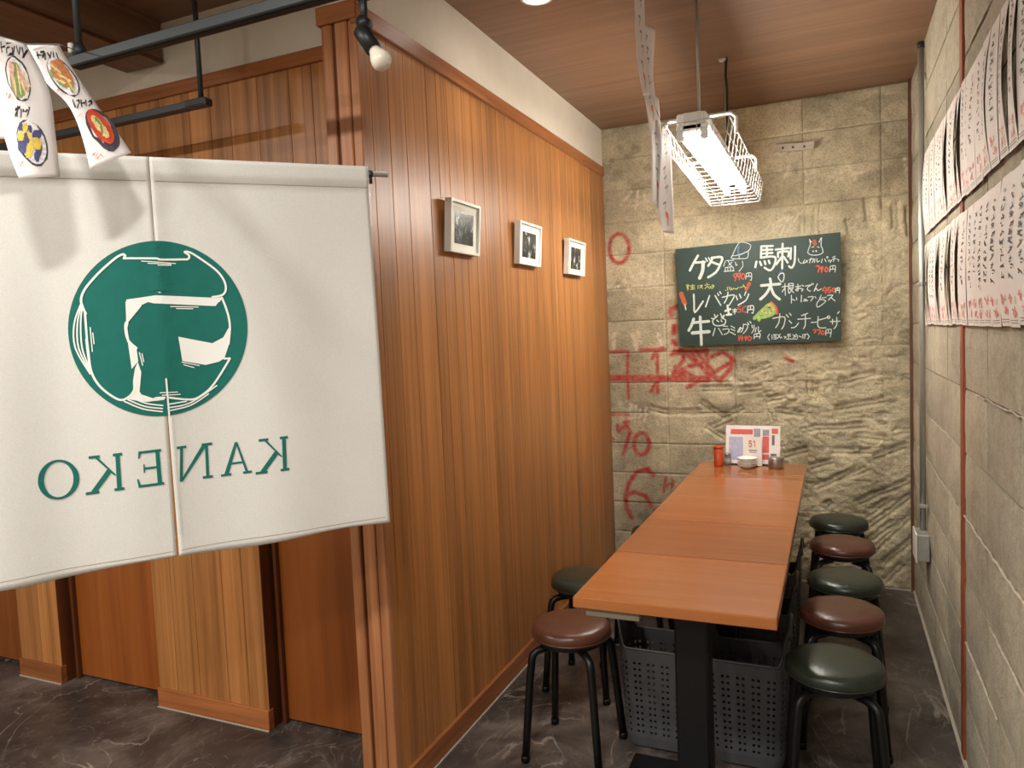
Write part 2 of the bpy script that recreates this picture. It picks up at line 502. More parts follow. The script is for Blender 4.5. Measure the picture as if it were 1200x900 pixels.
addwhite([[(912, 200), (925, 196), (918, 210)], [(942, 200), (953, 207)], [(945, 212), (955, 198)], [(978, 202), (980, 212)], [(985, 200), (987, 212)], [(992, 192), (1002, 210)], [(995, 205), (1010, 202)], [(1060, 185), (1063, 205)]], 3.2, 0, 0, 1)
addwhite([[(880, 282), (905, 268)], [(885, 276), (925, 252)], [(900, 275), (935, 250)], [(915, 275), (925, 250)], [(922, 272), (938, 248)], [(870, 262), (890, 258)], [(830, 284), (850, 268)]], 1.4, 0, 0, 1)
addwhite([[(1038, 488), (1048, 492)], [(858, 445), (868, 450)]], 7, 0, 0, 1)

def wall_xz(u, v):
    p = on(u, v, 1, YB); return p[0], p[2]
def seg_mask(X, Z, lines, soft):
    out = np.zeros(X.shape)
    for ln, w in lines:
        P = [wall_xz(*q) for q in ln]
        hw = w * 0.0052 / 2 * (1.3 if w > 2.5 and lines is red else 1.0)
        xs = [q[0] for q in P]; zs = [q[1] for q in P]; m = hw + soft * 2
        if X.max() < min(xs) - m or X.min() > max(xs) + m or Z.max() < min(zs) - m or Z.min() > max(zs) + m: continue
        for a, b in zip(P[:-1], P[1:]):
            dx, dz = b[0] - a[0], b[1] - a[1]; L2 = dx * dx + dz * dz + 1e-12
            t = np.clip(((X - a[0]) * dx + (Z - a[1]) * dz) / L2, 0, 1)
            d = np.hypot(X - a[0] - t * dx, Z - a[1] - t * dz)
            out = np.maximum(out, np.clip((hw - d) / soft + 0.5, 0, 1))
    return out

chis = []
def addch(lines, ox, oy, sc, depth):
    for ln in px_strokes(lines, ox, oy, sc): chis.append(([wall_xz(*q) for q in ln], depth))
# chisel marks traced from the wall (zoom origin 860,400, scale 3)
addch([[(300, 520), (440, 455)], [(370, 490), (470, 460)], [(440, 575), (620, 500)], [(480, 660), (635, 545)], [(330, 585), (350, 570)], [(500, 740), (640, 610)],
       [(350, 395), (480, 395)], [(270, 315), (460, 305)], [(360, 245), (530, 215)], [(180, 410), (260, 390)], [(430, 340), (540, 350)], [(530, 790), (640, 700)],
       [(470, 620), (560, 560)], [(120, 215), (180, 200)], [(380, 150), (500, 120)], [(260, 140), (265, 190)], [(300, 150), (290, 210)], [(560, 330), (640, 320)],
       [(440, 735), (560, 650)], [(500, 415), (600, 380)], [(270, 450), (350, 430)], [(150, 250), (240, 265)], [(540, 850), (600, 790)], [(60, 120), (130, 90)], [(20, 180), (100, 170)]], 860, 400, 3, 0.019)
addch([[(345, 690), (345, 830)], [(480, 760), (500, 850)], [(570, 650), (580, 760)], [(650, 640), (660, 700)], [(710, 680), (715, 800)], [(780, 700), (790, 840)], [(280, 690), (270, 820)]], 880, 80, 4.286, 0.015)
addch([[(250, 330), (330, 350), (480, 350), (560, 345)], [(500, 240), (640, 235)], [(490, 300), (600, 370), (700, 330)], [(640, 380), (560, 420)], [(660, 60), (668, 240)], [(520, 420), (600, 470)]], 700, 400, 4.089, 0.016)

# rows of blocks (from the joints that show), then uneven columns
zrow = [0.0, 0.21, 0.40, 0.585, 0.770, 0.960, 1.145, 1.33, 1.525, 1.725, 1.93, 2.125, 2.318, 2.512, ZC]
xcol = [-1.32, -0.93, -0.533, -0.146, 0.240, 0.385]
STEP = 0.0062
nb = 0
for r in range(len(zrow) - 1):
    for c in range(len(xcol) - 1):
        x0, x1, z0, z1 = xcol[c] + 0.0004, xcol[c + 1] - 0.0004, zrow[r] + 0.0004, zrow[r + 1] - 0.0004
        nx, nz = max(3, int((x1 - x0) / STEP)), max(3, int((z1 - z0) / STEP))
        gx, gz = np.meshgrid(np.linspace(x0, x1, nx + 1), np.linspace(z0, z1, nz + 1))
        X, Z = gx.ravel(), gz.ravel()
        e = np.minimum(np.minimum(X - x0, x1 - X), np.minimum(Z - z0, z1 - Z))
        rough = sstep(-0.62, -0.30, X + 0.25 * (fbm(X * 3, Z * 3, 3, 2) - 0.5)) * (1 - sstep(1.95, 2.2, Z + 0.2 * (fbm(X * 4, Z * 4, 3, 5) - 0.5)))
        rough = np.maximum(rough, 0.12)
        h = 0.004 * (fbm(X * 14, Z * 14, 4, 1) - 0.5) + rough * 0.026 * (fbm(X * 6, Z * 9, 4, 7) - 0.5) + rough * 0.013 * (fbm(X * 38, Z * 45, 3, 13) - 0.5)
        rd = np.abs(fbm(X * 7 + 3 * Z, Z * 11, 4, 11) - 0.5)
        h -= rough * 0.007 * np.clip(1 - rd / 0.05, 0, 1)
        for P, dep in chis:
            xs = [q[0] for q in P]; zs = [q[1] for q in P]
            if x1 < min(xs) - 0.06 or x0 > max(xs) + 0.06 or z1 < min(zs) - 0.06 or z0 > max(zs) + 0.06: continue
            for a, b in zip(P[:-1], P[1:]):
                dx, dz = b[0] - a[0], b[1] - a[1]; L = math.hypot(dx, dz)
                t = ((X - a[0]) * dx + (Z - a[1]) * dz) / (L * L)
                d = ((X - a[0]) * -dz + (Z - a[1]) * dx) / L + 0.01 * (fbm(X * 25, Z * 25, 2, 4) - 0.5)
                end = sstep(-0.12, 0.05, t) * (1 - sstep(0.95, 1.12, t))
                if dx < 0: d = -d
                h -= end * dep * (np.exp(-(d / 0.007) ** 2) + 0.8 * np.clip(1 - np.abs(d - 0.022) / 0.022, 0, 1) * (d > 0))
        h += R.uniform(-0.002, 0.002)
        jw = 0.006
        h -= (1 - 0.65 * rough) * 0.006 * (1 - sstep(0, jw, e + 0.006 * (fbm(X * 40, Z * 40, 2, 9) - 0.5)))
        Y = YB - np.clip(h, -0.042, 0.02)
        rp = seg_mask(X, Z, red, 0.012) * (0.55 + 0.6 * fbm(X * 60, Z * 60, 3, 21)).clip(0, 1)
        haze = seg_mask(X, Z, red, 0.06) * 0.10
        rp = np.clip(np.maximum(rp * 0.95, haze), 0, 1)
        wp = seg_mask(X, Z, white, 0.010) * sstep(0.32, 0.55, fbm(X * 70, Z * 70, 3, 31)) * 0.85
        tone = 0.42 + R.uniform(-0.06, 0.06) + 0.5 * (fbm(X * 5, Z * 5, 4, 41) - 0.5)
        patch = sstep(0.66, 0.72, fbm(X * 9, Z * 13, 2, 61))
        tone -= 0.14 * patch
        col = np.stack([rp, wp, np.clip(tone, 0, 1), np.ones_like(rp)], 1).astype(np.float32)
        idx = np.arange((nx + 1) * (nz + 1)).reshape(nz + 1, nx + 1)
        q = np.stack([idx[:-1, :-1], idx[:-1, 1:], idx[1:, 1:], idx[1:, :-1]], -1).reshape(-1, 4)
        # sides going back into the mortar
        rim = np.concatenate([idx[0, :], idx[1:, -1], idx[-1, -2::-1], idx[-2:0:-1, 0]])
        nV = len(X); bx = X[rim]; bz = Z[rim]
        V = np.concatenate([np.stack([X, Y, Z], 1), np.stack([bx, Y[rim], bz], 1), np.stack([bx, np.full(len(rim), YB + 0.045), bz], 1)])
        m2 = len(rim); ks = np.arange(m2); kn = (ks + 1) % m2
        side = np.stack([nV + ks, nV + m2 + ks, nV + m2 + kn, nV + kn], 1)
        q = np.concatenate([q, side])
        col = np.concatenate([col, np.tile(np.array([[0, 0, 0.42, 1]], np.float32), (2 * m2, 1))])
        me = bpy.data.meshes.new('concrete_block')
        me.vertices.add(len(V)); me.vertices.foreach_set('co', V.astype(np.float32).ravel())
        me.loops.add(q.size); me.loops.foreach_set('vertex_index', q.ravel().astype(np.int32))
        me.polygons.add(len(q)); me.polygons.foreach_set('loop_start', np.arange(0, q.size, 4, dtype=np.int32))
        me.polygons.foreach_set('use_smooth', np.ones(len(q), bool))
        me.update(calc_edges=True)
        at = me.attributes.new('paint', 'FLOAT_COLOR', 'POINT'); at.data.foreach_set('color', col.ravel())
        me.materials.append(M['rough_concrete'])
        ob = bpy.data.objects.new('concrete_block', me); COL.objects.link(ob); ob.parent = wall_back
        nb += 1

# ------------------------------------------------------------------ right wall: smooth concrete blocks
wall_right = MB().box(XR + 0.008, XR + 0.28, -3.0, YB + 0.3, 0, ZC).build('wall_right', M['mortar']); tag(wall_right, kind='structure')
zr = [0.0] + [0.205 + 0.2065 * k for k in range(12)] + [ZC]
zr = [z for z in zr if z < ZC - 0.03] + [ZC]
yc = [YB - 0.008, 4.28, 3.89, 3.50, 3.13, 2.742, 2.354, 1.960, 1.57, 1.18, 0.79]
def block_mesh(w, h, seed):
    rr = random.Random(seed)
    nx, nz = 6, 3
    V = []; Fq = []
    for j in range(nz + 1):
        for i in range(nx + 1):
            y = -w / 2 + w * i / nx; z = -h / 2 + h * j / nz
            edge = i in (0, nx) or j in (0, nz)
            V.append((0.004 + rr.uniform(0, 0.002) if edge else rr.uniform(-0.0015, 0.0008), y, z))
    for j in range(nz):
        for i in range(nx):
            a = j * (nx + 1) + i; Fq.append((a, a + nx + 1, a + nx + 2, a + 1))
    return V, Fq
cache = {}
for r in range(len(zr) - 1):
    for c in range(len(yc) - 1):
        w = yc[c] - yc[c + 1] - 0.006; h = zr[r + 1] - zr[r] - 0.006
        key = (round(w, 3), round(h, 3), (r * 3 + c) % 3)
        if key not in cache:
            V, Fq = block_mesh(w, h, hash(key) % 1000)
            me = bpy.data.meshes.new('concrete_block')
            # thin shell: face + rim
            mb = MB().add(V, Fq)
            b = MB(); b.v = list(mb.v); b.f = list(mb.f)
            me.from_pydata(b.v, [], b.f); me.materials.append(M['block'])
            bm = bmesh.new(); bm.from_mesh(me)
            ex = [e for e in bm.edges if e.is_boundary]
            g = bmesh.ops.extrude_edge_only(bm, edges=ex)
            for v in [x for x in g['geom'] if isinstance(x, bmesh.types.BMVert)]: v.co.x = 0.03
            bm.normal_update(); bm.to_mesh(me); bm.free()
            cache[key] = me
        ob = bpy.data.objects.new('concrete_block', cache[key])
        ob.location = (XR - 0.001 - R.uniform(0, 0.0015), (yc[c] + yc[c + 1]) / 2, (zr[r] + zr[r + 1]) / 2)
        COL.objects.link(ob); ob.parent = wall_right
# squeezed-out mortar on a few joints
def ridge(y0, y1, z, dz=0.0, r=0.006):
    r *= 0.6
    n = max(4, int(abs(y1 - y0) / 0.03))
    pts = [(XR - 0.001, y0 + (y1 - y0) * i / n, z + dz * i / n + R.uniform(-0.003, 0.003)) for i in range(n + 1)]
    MB().tube(pts, [max(0.002, r * R.uniform(0.5, 1.2)) for _ in pts], 6).build('mortar_ridge', M['mortar_pale'], wall_right, True)
for a in [(3.6, 2.8, zr[5]), (2.72, 1.6, zr[4], 0, 0.008), (2.5, 1.75, zr[6], 0, 0.005), (2.7, 2.2, zr[2], 0, 0.007), (2.3, 1.6, zr[3], 0, 0.006),
          (3.5, 2.9, zr[4], 0, 0.005), (2.35, 1.4, zr[9], 0, 0.007), (3.9, 3.0, zr[8], 0, 0.004), (2.6, 1.7, zr[11], 0, 0.006)]:
    ridge(*a)
tag(MB().box(XR - 0.005, XR + 0.004, 2.722, 2.775, 0, ZC).build('trim_1', M['orange']), kind='structure')
tag(MB().box(XR - 0.016, XR - 0.001, YB - 0.045, YB - 0.033, 0, ZC).build('trim_2', M['brown_strip']), kind='structure')
tag(MB().box(XR - 0.009, XR + 0.002, 0.8, YB - 0.03, 0, 0.006).build('trim_3', M['caulk']), kind='structure')
tag(MB().box(XW + 0.02, XR - 0.01, YB - 0.035, YB - 0.024, 0, 0.006).build('trim_4', M['caulk']), kind='structure')

# ------------------------------------------------------------------ wood partition (faces the table)
wall_p = MB().box(XW - 0.12, XW - 0.008, YP + 0.02, YB + 0.01, 0, 2.44).build('wall_partition', M['gap']); tag(wall_p, kind='structure')
edges = [YP + 0.001, 1.943, 2.04, 2.138, 2.283, 2.355, 2.431, 2.55, 2.63, 2.719, 2.865, 2.95, 3.035, 3.16, 3.26, 3.33, 3.45, 3.55, 3.63, 3.74, 3.85, 3.92, 4.03, 4.13, 4.2, 4.31, YB - 0.004]
for a, b in zip(edges[:-1], edges[1:]):
    MB().cbox(XW - 0.012, XW, a + 0.0009, b - 0.0009, 0.004, 2.43, 0.0012).build('plank', M['plank'], wall_p)
tag(MB().box(XW - 0.14, XW - 0.004, YP + 0.05, YB + 0.01, 2.44, ZC).build('wall_upper_partition', M['plaster']), kind='structure')
t = MB().cbox(XW - 0.02, XW + 0.014, YP - 0.006, YB - 0.03, 2.411, 2.467, 0.003).build('trim_5', M['trim']); tag(t, kind='structure')
t = MB().cbox(XW - 0.01, XW + 0.012, YP + 0.004, YB - 0.036, 0.0, 0.081, 0.003).build('baseboard_partition', M['trim']); tag(t, kind='structure')
tag(MB().box(XW + 0.0125, XW + 0.0175, YP + 0.004, YB - 0.04, 0.0, 0.004).build('trim_6', M['caulk']), kind='structure')

# corner post
post = MB().box(-1.40, XW - 0.009, YP + 0.006, YF + 0.05, 0, 2.425).build('wall_corner_post', M['jamb']); tag(post, kind='structure')
for x0, x1 in ((-1.412, -1.3745), (-1.3625, -1.318), (-1.317, XW + 0.001)):
    MB().cbox(x0, x1, YP - (0.004 if x0 < -1.33 else 0.0), YP + 0.03, 0, 2.424, 0.003).build('post_strip', M['post'], post)
MB().cbox(-1.412, -1.40, YP + 0.02, YF + 0.02, 0, 2.424, 0.002).build('post_side', M['post'], post)
MB().cbox(-1.424, XW + 0.006, YP - 0.012, YP + 0.06, 2.424, 2.478, 0.003).build('post_cap', M['trim_x'], post)

# ------------------------------------------------------------------ front wall with three recessed doors
DOOR_H = 2.02
wall_f = MB().box(-5.0, -1.40, YF + 0.10, YF + 0.25, 0, ZC).build('wall_front', M['gap']); tag(wall_f, kind='structure')
DY = YF + 0.075
pil = [(-2.575, -1.995), (-3.46, -3.18), (-4.6, -4.08)]
doors = [(-1.995, -1.412), (-3.18, -2.575), (-4.08, -3.46)]
for x0, x1 in pil:
    MB().box(x0 + 0.004, x1 - 0.004, YF + 0.006, YF + 0.10, 0, DOOR_H).build('pilaster_core', M['gap'], wall_f)
    n = max(2, round((x1 - x0) / 0.115))
    es = [x0 + (x1 - x0) * i / n + (R.uniform(-0.02, 0.02) if 0 < i < n else 0) for i in range(n + 1)]
    if x0 == -2.575: es = [-2.575, -2.47, -2.345, -2.194, -2.09, -1.995]
    for a, b in zip(es[:-1], es[1:]):
        MB().cbox(a + 0.0009, b - 0.0009, YF, YF + 0.012, 0.078, 2.425, 0.0012).build('plank', M['plank_front'], wall_f)
    MB().cbox(x1 - 0.012, x1, YF + 0.001, YF + 0.10, 0, DOOR_H, 0.001).build('door_jamb', M['jamb'], wall_f)
    MB().cbox(x0, x0 + 0.012, YF + 0.001, YF + 0.10, 0, DOOR_H, 0.001).build('door_jamb', M['jamb'], wall_f)
    MB().cbox(x0 - 0.003, x1 + 0.003, YF - 0.010, YF + 0.02, 0, 0.080, 0.002).build('plinth', M['trim_x'], wall_f)
    MB().box(x0 - 0.003, x1 + 0.003, YF - 0.015, YF - 0.0105, 0.0, 0.004).build('caulk_line', M['caulk'], wall_f)
for k, (x0, x1) in enumerate(doors):
    n = max(3, round((x1 - x0) / 0.13))
    es = [x0 + (x1 - x0) * i / n for i in range(n + 1)]
    if k == 0: es = [-1.995, -1.866, -1.723, -1.625, -1.525, -1.412]
    MB().box(x0, x1, YF + 0.010, YF + 0.10, DOOR_H, 2.425).build('header_core', M['gap'], wall_f)
    for a, b in zip(es[:-1], es[1:]):
        MB().cbox(a + 0.0009, b - 0.0009, YF, YF + 0.012, DOOR_H, 2.425, 0.0012).build('plank', M['plank_front'], wall_f)
    d = MB().cbox(x0 + 0.014, x1 - 0.003 if k == 0 else x1 - 0.014, DY, DY + 0.03, 0.012, DOOR_H - 0.004, 0.002).build('door_%d' % (k + 1), M['door']); tag(d, kind='structure')
    # stop mouldings beside the door
    MB().cbox(x0 + 0.0125, x0 + 0.028, DY - 0.022, DY - 0.001, 0, DOOR_H, 0.002).build('door_stop', M['jamb'], d)
    if k: MB().cbox(x1 - 0.028, x1 - 0.0125, DY - 0.022, DY - 0.001, 0, DOOR_H, 0.002).build('door_stop', M['jamb'], d)
    MB().tube([(x1 - 0.07, DY - 0.001, 1.0), (x1 - 0.07, DY - 0.045, 1.0), (x1 - 0.17, DY - 0.045, 1.0)], 0.009, 8).build('door_handle', M['steel'], d, True)
t = MB().cbox(-4.6, -1.413, YF - 0.014, YF + 0.03, 2.420, 2.467, 0.003).build('trim_7', M['trim_x']); tag(t, kind='structure')
tag(MB().box(-5.0, -1.29, YF + 0.012, YF + 0.3, 2.467, ZC).build('wall_upper_front', M['plaster']), kind='structure')

# ------------------------------------------------------------------ copying whole things
def dup(root, loc, label=None, group=None, rotz=None, mats=None):
    r = root.copy(); COL.objects.link(r); r.location = loc
    if rotz is not None: r.rotation_euler = (0, 0, rotz)
    if label: r['label'] = label
    if group: r['group'] = group
    for ch in list(root.children):
        c = ch.copy(); COL.objects.link(c); c.parent = r
        for g in list(ch.children):
            d = g.copy(); COL.objects.link(d); d.parent = c
    return r

# ------------------------------------------------------------------ tables
tys = [1.853, 2.290, 2.723, 3.145, 3.565, 3.985]
tlab = ['orange-brown pedestal table at the open end of the row, black column in front',
        'orange-brown pedestal table second from the open end of the row',
        'orange-brown pedestal table in the middle of the row of five',
        'orange-brown pedestal table second from the graffiti wall',
        'orange-brown pedestal table against graffiti wall with plates and menu on it']
pedy = [2.07, 2.668, 2.80, 3.27, 3.78]
basey = [(1.885, 2.400), (2.640, 2.716), (2.740, 2.860), (3.20, 3.34), (3.62, 3.95)]
for k in range(5):
    y0, y1 = tys[k] + 0.0012, tys[k + 1] - 0.0012
    T = empty('pedestal_table', ((TX0 + TX1) / 2, (y0 + y1) / 2, 0))
    tag(T, tlab[k], 'table', 'row of five dining tables')
    MB().cbox(TX0, TX1, y0, y1, TZ - 0.032, TZ + R.uniform(-0.0015, 0.0), 0.0025).build('tabletop', M['table'], T)
    py = pedy[k]; w = 0.046 if k == 0 else 0.026
    MB().cbox(-0.38 - 0.046, -0.38 + 0.046, py - w, py + w, 0.010, TZ - 0.045, 0.006).build('column', M['leg'], T)
    b0, b1 = basey[k]
    MB().cbox(-0.650, -0.20, b0, b1, 0.0, 0.0095, 0.003).build('base_plate', M['leg'], T)
    MB().cbox(-0.55, -0.22, max(y0 + 0.02, py - 0.06), min(y1 - 0.02, py + 0.06), TZ - 0.046, TZ - 0.0325, 0.002).build('mounting_plate', M['leg'], T)
    if k == 0:
        MB().cbox(-0.640, -0.490, 1.892, 1.915, TZ - 0.066, TZ - 0.0325, 0.002).build('batten', M['batten'], T)

# ------------------------------------------------------------------ stools
def make_stool(vin, name):
    root = empty(name, (0, 0, 0))
    prof = [(0.0005, 0.414), (0.120, 0.4145), (0.131, 0.418), (0.1375, 0.426), (0.139, 0.436), (0.137, 0.449), (0.130, 0.459), (0.112, 0.466), (0.085, 0.4705), (0.05, 0.4725), (0.0005, 0.473)]
    sm = MB().lathe(prof, 40)
    sm.v = [(x, y, z + (0.0012 * math.sin(9 * math.atan2(y, x)) if 0.42 < z < 0.46 else 0)) for x, y, z in sm.v]
    s = sm.build('seat', vin, root, True)
    MB().lathe([(0.1370, 0.4245), (0.1405, 0.4262), (0.1405, 0.4280), (0.1375, 0.4300)], 40).build('piping', vin, s, True)
    MB().lathe([(0.0005, 0.398), (0.112, 0.398), (0.117, 0.402), (0.117, 0.4137), (0.0005, 0.4137)], 32).build('seat_pan', M['leg'], root)
    for sx in (-1, 1):
        for sy in (-1, 1):
            pts = [(sx * 0.045, sy * 0.045, 0.385)]
            pts += [(sx * q, sy * q, z) for q, z in ((0.078, 0.385), (0.093, 0.381), (0.102, 0.372), (0.106, 0.358), (0.108, 0.340), (0.114, 0.28), (0.124, 0.14), (0.133, 0.012))]
            l = MB().tube(pts, 0.0135, 10).build('leg', M['leg'], root, True)
            MB().lathe([(0.0155, 0), (0.0158, 0.018), (0.014, 0.022)], 12, (sx * 0.1335, sy * 0.1335, 0)).build('foot_cap', M['leg'], l, True)
    return root
proto = {}
stools = [
 ('g', -0.012, 2.325, 'dark green round stool on the concrete-wall side, at the open end of tables'),
 ('b', 0.010, 2.770, 'brown round stool on the concrete-wall side, second from the open end'),
 ('g', 0.026, 3.125, 'dark green round stool in the middle of the concrete-wall side row'),
 ('b', 0.020, 3.630, 'brown round stool on the concrete-wall side, second from the graffiti wall'),
 ('g', 0.008, 4.050, 'dark green round stool on the concrete-wall side, closest to the graffiti wall'),
 ('b', -0.856, 2.365, 'brown round stool on the wood-panel side, at the open end of tables'),
 ('g', -0.965, 2.850, 'dark green round stool on wood-panel side, just behind the brown end stool'),
 ('b', -0.820, 3.150, 'brown round stool in the middle of the wood-panel side, mostly hidden by table'),
 ('g', -0.826, 3.640, 'dark green round stool on wood-panel side, second from the graffiti wall'),
 ('b', -0.812, 4.060, 'brown round stool on the wood-panel side, closest to the graffiti wall')]
for k, x, y, lab in stools:
    g = 'round stools along the tables'
    rz = R.uniform(-0.08, 0.08)
    if k not in proto:
        o = proto[k] = make_stool(M['green_vinyl'] if k == 'g' else M['brown_vinyl'], 'round_stool'); o.location = (x, y, 0)
        o.rotation_euler = (0, 0, rz); o['label'] = lab; o['group'] = g; o['category'] = 'stool'
    else: dup(proto[k], (x, y, 0), lab, g, rz)

# ------------------------------------------------------------------ perforated baskets
def make_basket():
    W, D, H0, H1 = 0.275, 0.195, 0.355, 0.465
    rad = 0.05
    def outline(fr):      # perimeter param in metres -> xy on a rounded rectangle, starts at front left
        hw, hd = W / 2 - rad, D / 2 - rad
        segs = [('l', (-hw, -hd - rad), (hw, -hd - rad)), ('a', (hw, -hd), -90), ('l', (hw + rad, -hd), (hw + rad, hd)), ('a', (hw, hd), 0),
                ('l', (hw, hd + rad), (-hw, hd + rad)), ('a', (-hw, hd), 90), ('l', (-hw - rad, hd), (-hw - rad, -hd)), ('a', (-hw, -hd), 180)]
        lens = [math.hypot(s[2][0] - s[1][0], s[2][1] - s[1][1]) if s[0] == 'l' else rad * math.pi / 2 for s in segs]
        P = sum(lens); d = (fr % 1.0) * P
        for s, L in zip(segs, lens):
            if d <= L + 1e-9:
                t = d / L
                if s[0] == 'l': return s[1][0] + (s[2][0] - s[1][0]) * t, s[1][1] + (s[2][1] - s[1][1]) * t
                a = math.radians(s[2] + 90 * t); return s[1][0] + rad * math.cos(a), s[1][1] + rad * math.sin(a)
            d -= L
        return segs[0][1]
    groups = 17
    us = []; kinds = []
    for g in range(groups):
        for a, kd in ((0.0, 0), (0.18, 1), (0.36, 0), (0.54, 1), (0.72, 0)):
            us.append((g + a) / groups); kinds.append(kd)
    rows = 12; zs = [0.0, 0.035]; zk = [0, 0]
    for r in range(rows):
        z = 0.05 + r * 0.0225
        zs += [z, z + 0.0090]; zk += [1, 0]
    zs += [0.330, 1.0]; zk += [0, 0]
    V = []; Fq = []
    n = len(us)
    def rim(x, y):
        t = min(1.0, abs(x) / (W / 2)); return H0 + (H1 - H0) * float(sstep(0.78, 1.0, t))
    for j, z in enumerate(zs):
        for u in us:
            x, y = outline(u)
            zz = z if z < 0.9 else rim(x, y)
            k = 0.86 + 0.14 * min(1, zz / 0.40)
            if zz < 0.02: k -= 0.04
            V.append((x * k, y * k, zz + 0.001))
    for j in range(len(zs) - 1):
        for i in range(n):
            if zk[j] == 1 and kinds[i] == 1: continue
            a = j * n + i; b = j * n + (i + 1) % n
            if zs[j + 1] == 1.0:                        # handle openings in the raised ends
                xm = outline(us[i] + 0.5 / n)[0]
            Fq.append((a, b, b + n, a + n))
    Fq.append(tuple(range(n)))
    root = empty('laundry_basket', (0, 0, 0))
    o = obj('basket_body', V, Fq, M['basket'], root, local=True)
    md = o.modifiers.new('wall', 'SOLIDIFY'); md.thickness = 0.0028; md.offset = -1
    # rolled rim and loop handles
    pts = []
    for i in range(96):
        x, y = outline(i / 96); z = rim(x, y); k = 0.86 + 0.14 * min(1, z / 0.40); pts.append((x * k, y * k, z))
    pts.append(pts[0])
    MB().tube(pts, 0.0042, 6, False).build('rim', M['basket'], root, True, True)
    for sx in (-1, 1):
        hp = [(sx * (W / 2 + 0.002), 0.062 * math.cos(a), 0.440 + 0.055 * math.sin(a)) for a in [math.pi * i / 14 for i in range(15)]]
        MB().tube(hp, 0.0065, 8).build('handle', M['basket'], root, True, True)
    return root
bk = make_basket()
bloc = [((-0.283, 2.525, 0.0105), 'grey perforated plastic basket beside the concrete-wall side stools, under the second table'),
        ((-0.580, 2.525, 0.0105), 'grey perforated plastic basket on the wood-panel side under the tables'),
        ((-0.283, 2.985, 0.0105), 'dark perforated basket under the middle table, only its loop handle showing'),
        ((-0.283, 3.465, 0.0105), 'dark perforated basket under the fourth table toward graffiti wall')]
bloc[0] = ((-0.283, 2.523, 0.0105), bloc[0][1])
for i, (p, lab) in enumerate(bloc):
    if i == 0:
        bk.location = p; tag(bk, lab, 'basket', 'baskets under the tables')
    else: dup(bk, p, lab, 'baskets under the tables')

# ------------------------------------------------------------------ things on the far table
def lathe_thing(name, label, cat, parts, loc):
    root = empty(name, loc); tag(root, label, cat)
    for nm, prof, mat in parts: MB().lathe(prof, 28).build(nm, M[mat] if isinstance(mat, str) else mat, root, True, True)
    return root
Z0 = TZ
lathe_thing('spice_tube', 'tall red lacquered spice tube on table by graffiti wall', 'shaker',
            [('tube', [(0.024, 0.0), (0.0245, 0.004), (0.0245, 0.088), (0.0235, 0.0885)], 'red_lacquer'), ('lid', [(0.0250, 0.089), (0.0252, 0.101), (0.022, 0.104), (0.0005, 0.1045)], 'red_lacquer')], (-0.556, 3.875, Z0))
lathe_thing('salt_shaker', 'small clear glass shaker with dark metal lid beside red tube', 'shaker',
            [('jar', [(0.0155, 0.0), (0.0165, 0.003), (0.0165, 0.040), (0.014, 0.046)], 'glass'), ('contents', [(0.013, 0.004), (0.0135, 0.030)], 'china'), ('cap', [(0.0155, 0.046), (0.0158, 0.058), (0.012, 0.062), (0.0005, 0.0625)], 'steel')], (-0.516, 3.905, Z0))
for i in range(4):
    pl = [(0.0235, 0.0), (0.026, 0.0), (0.027, 0.003), (0.042, 0.010), (0.048, 0.0165), (0.0485, 0.0175), (0.047, 0.0178), (0.040, 0.0115), (0.024, 0.005), (0.0005, 0.0045)]
    o = MB().lathe(pl, 32, (-0.412, 3.845, Z0 + i * 0.0112)).build('side_plate', M['china'], None, True)
    tag(o, ['small white plate at the bottom of the plate stack', 'small white plate second from bottom of the stack', 'small white plate second from top of the stack', 'small white plate on top of the plate stack'][i], 'plate', 'stack of small plates')
lathe_thing('ash_tin', 'round brushed steel tin beside the plate stack', 'tin',
            [('tin', [(0.036, 0.0), (0.0375, 0.002), (0.0375, 0.050), (0.0365, 0.052), (0.0345, 0.050), (0.0345, 0.006), (0.0005, 0.005)], 'steel'),
             ('lid_rim', [(0.0380, 0.0495), (0.0390, 0.0515), (0.0380, 0.0535)], 'steel')], (-0.276, 3.86, Z0))

def quad_on(P00, P10, P01, P11, uvs):
    P00, P10, P01, P11 = [np.array(p, float) for p in (P00, P10, P01, P11)]
    return [tuple((1 - u) * (1 - v) * P00 + u * (1 - v) * P10 + (1 - u) * v * P01 + u * v * P11) for u, v in uvs]
def sheet(name, mat, P00, P10, P01, P11, parent=None, th=0.0015):
    P = [np.array(p, float) for p in (P00, P10, P11, P01)]
    n = np.cross(P[1] - P[0], P[3] - P[0]); n /= np.linalg.norm(n)
    V = P + [p - n * th for p in P]
    return obj(name, V, [(0, 1, 2, 3), (7, 6, 5, 4), (0, 4, 5, 1), (1, 5, 6, 2), (2, 6, 7, 3), (3, 7, 4, 0)], mat, parent)
# laminated menu leaning against the wall side
mroot = empty('menu_stand', (-0.395, 3.945, Z0)); tag(mroot, 'laminated landscape menu with red headings propped behind the plates', 'menu')
A, B, C_, D = (-0.530, 3.925, Z0 + 0.004), (-0.262, 3.925, Z0 + 0.004), (-0.527, 3.965, Z0 + 0.200), (-0.259, 3.965, Z0 + 0.197)
sheet('board', M['paper_thin'], A, B, C_, D, mroot, 0.003)
def prints(parent, A, B, C_, D, lst, lift=0.0012):
    nrm = np.cross(np.array(B) - np.array(A), np.array(C_) - np.array(A)); nrm = nrm / np.linalg.norm(nrm)
    if nrm[1] > 0 and abs(nrm[1]) > 0.3: nrm = -nrm
    for nm, m, u0, v0, u1, v1 in lst:
        q = quad_on(A, B, C_, D, [(u0, v0), (u1, v0), (u0, v1), (u1, v1)])
        q = [tuple(np.array(p) + nrm * lift) for p in q]
        sheet(nm, M[m], *q, parent=parent, th=0.0006)
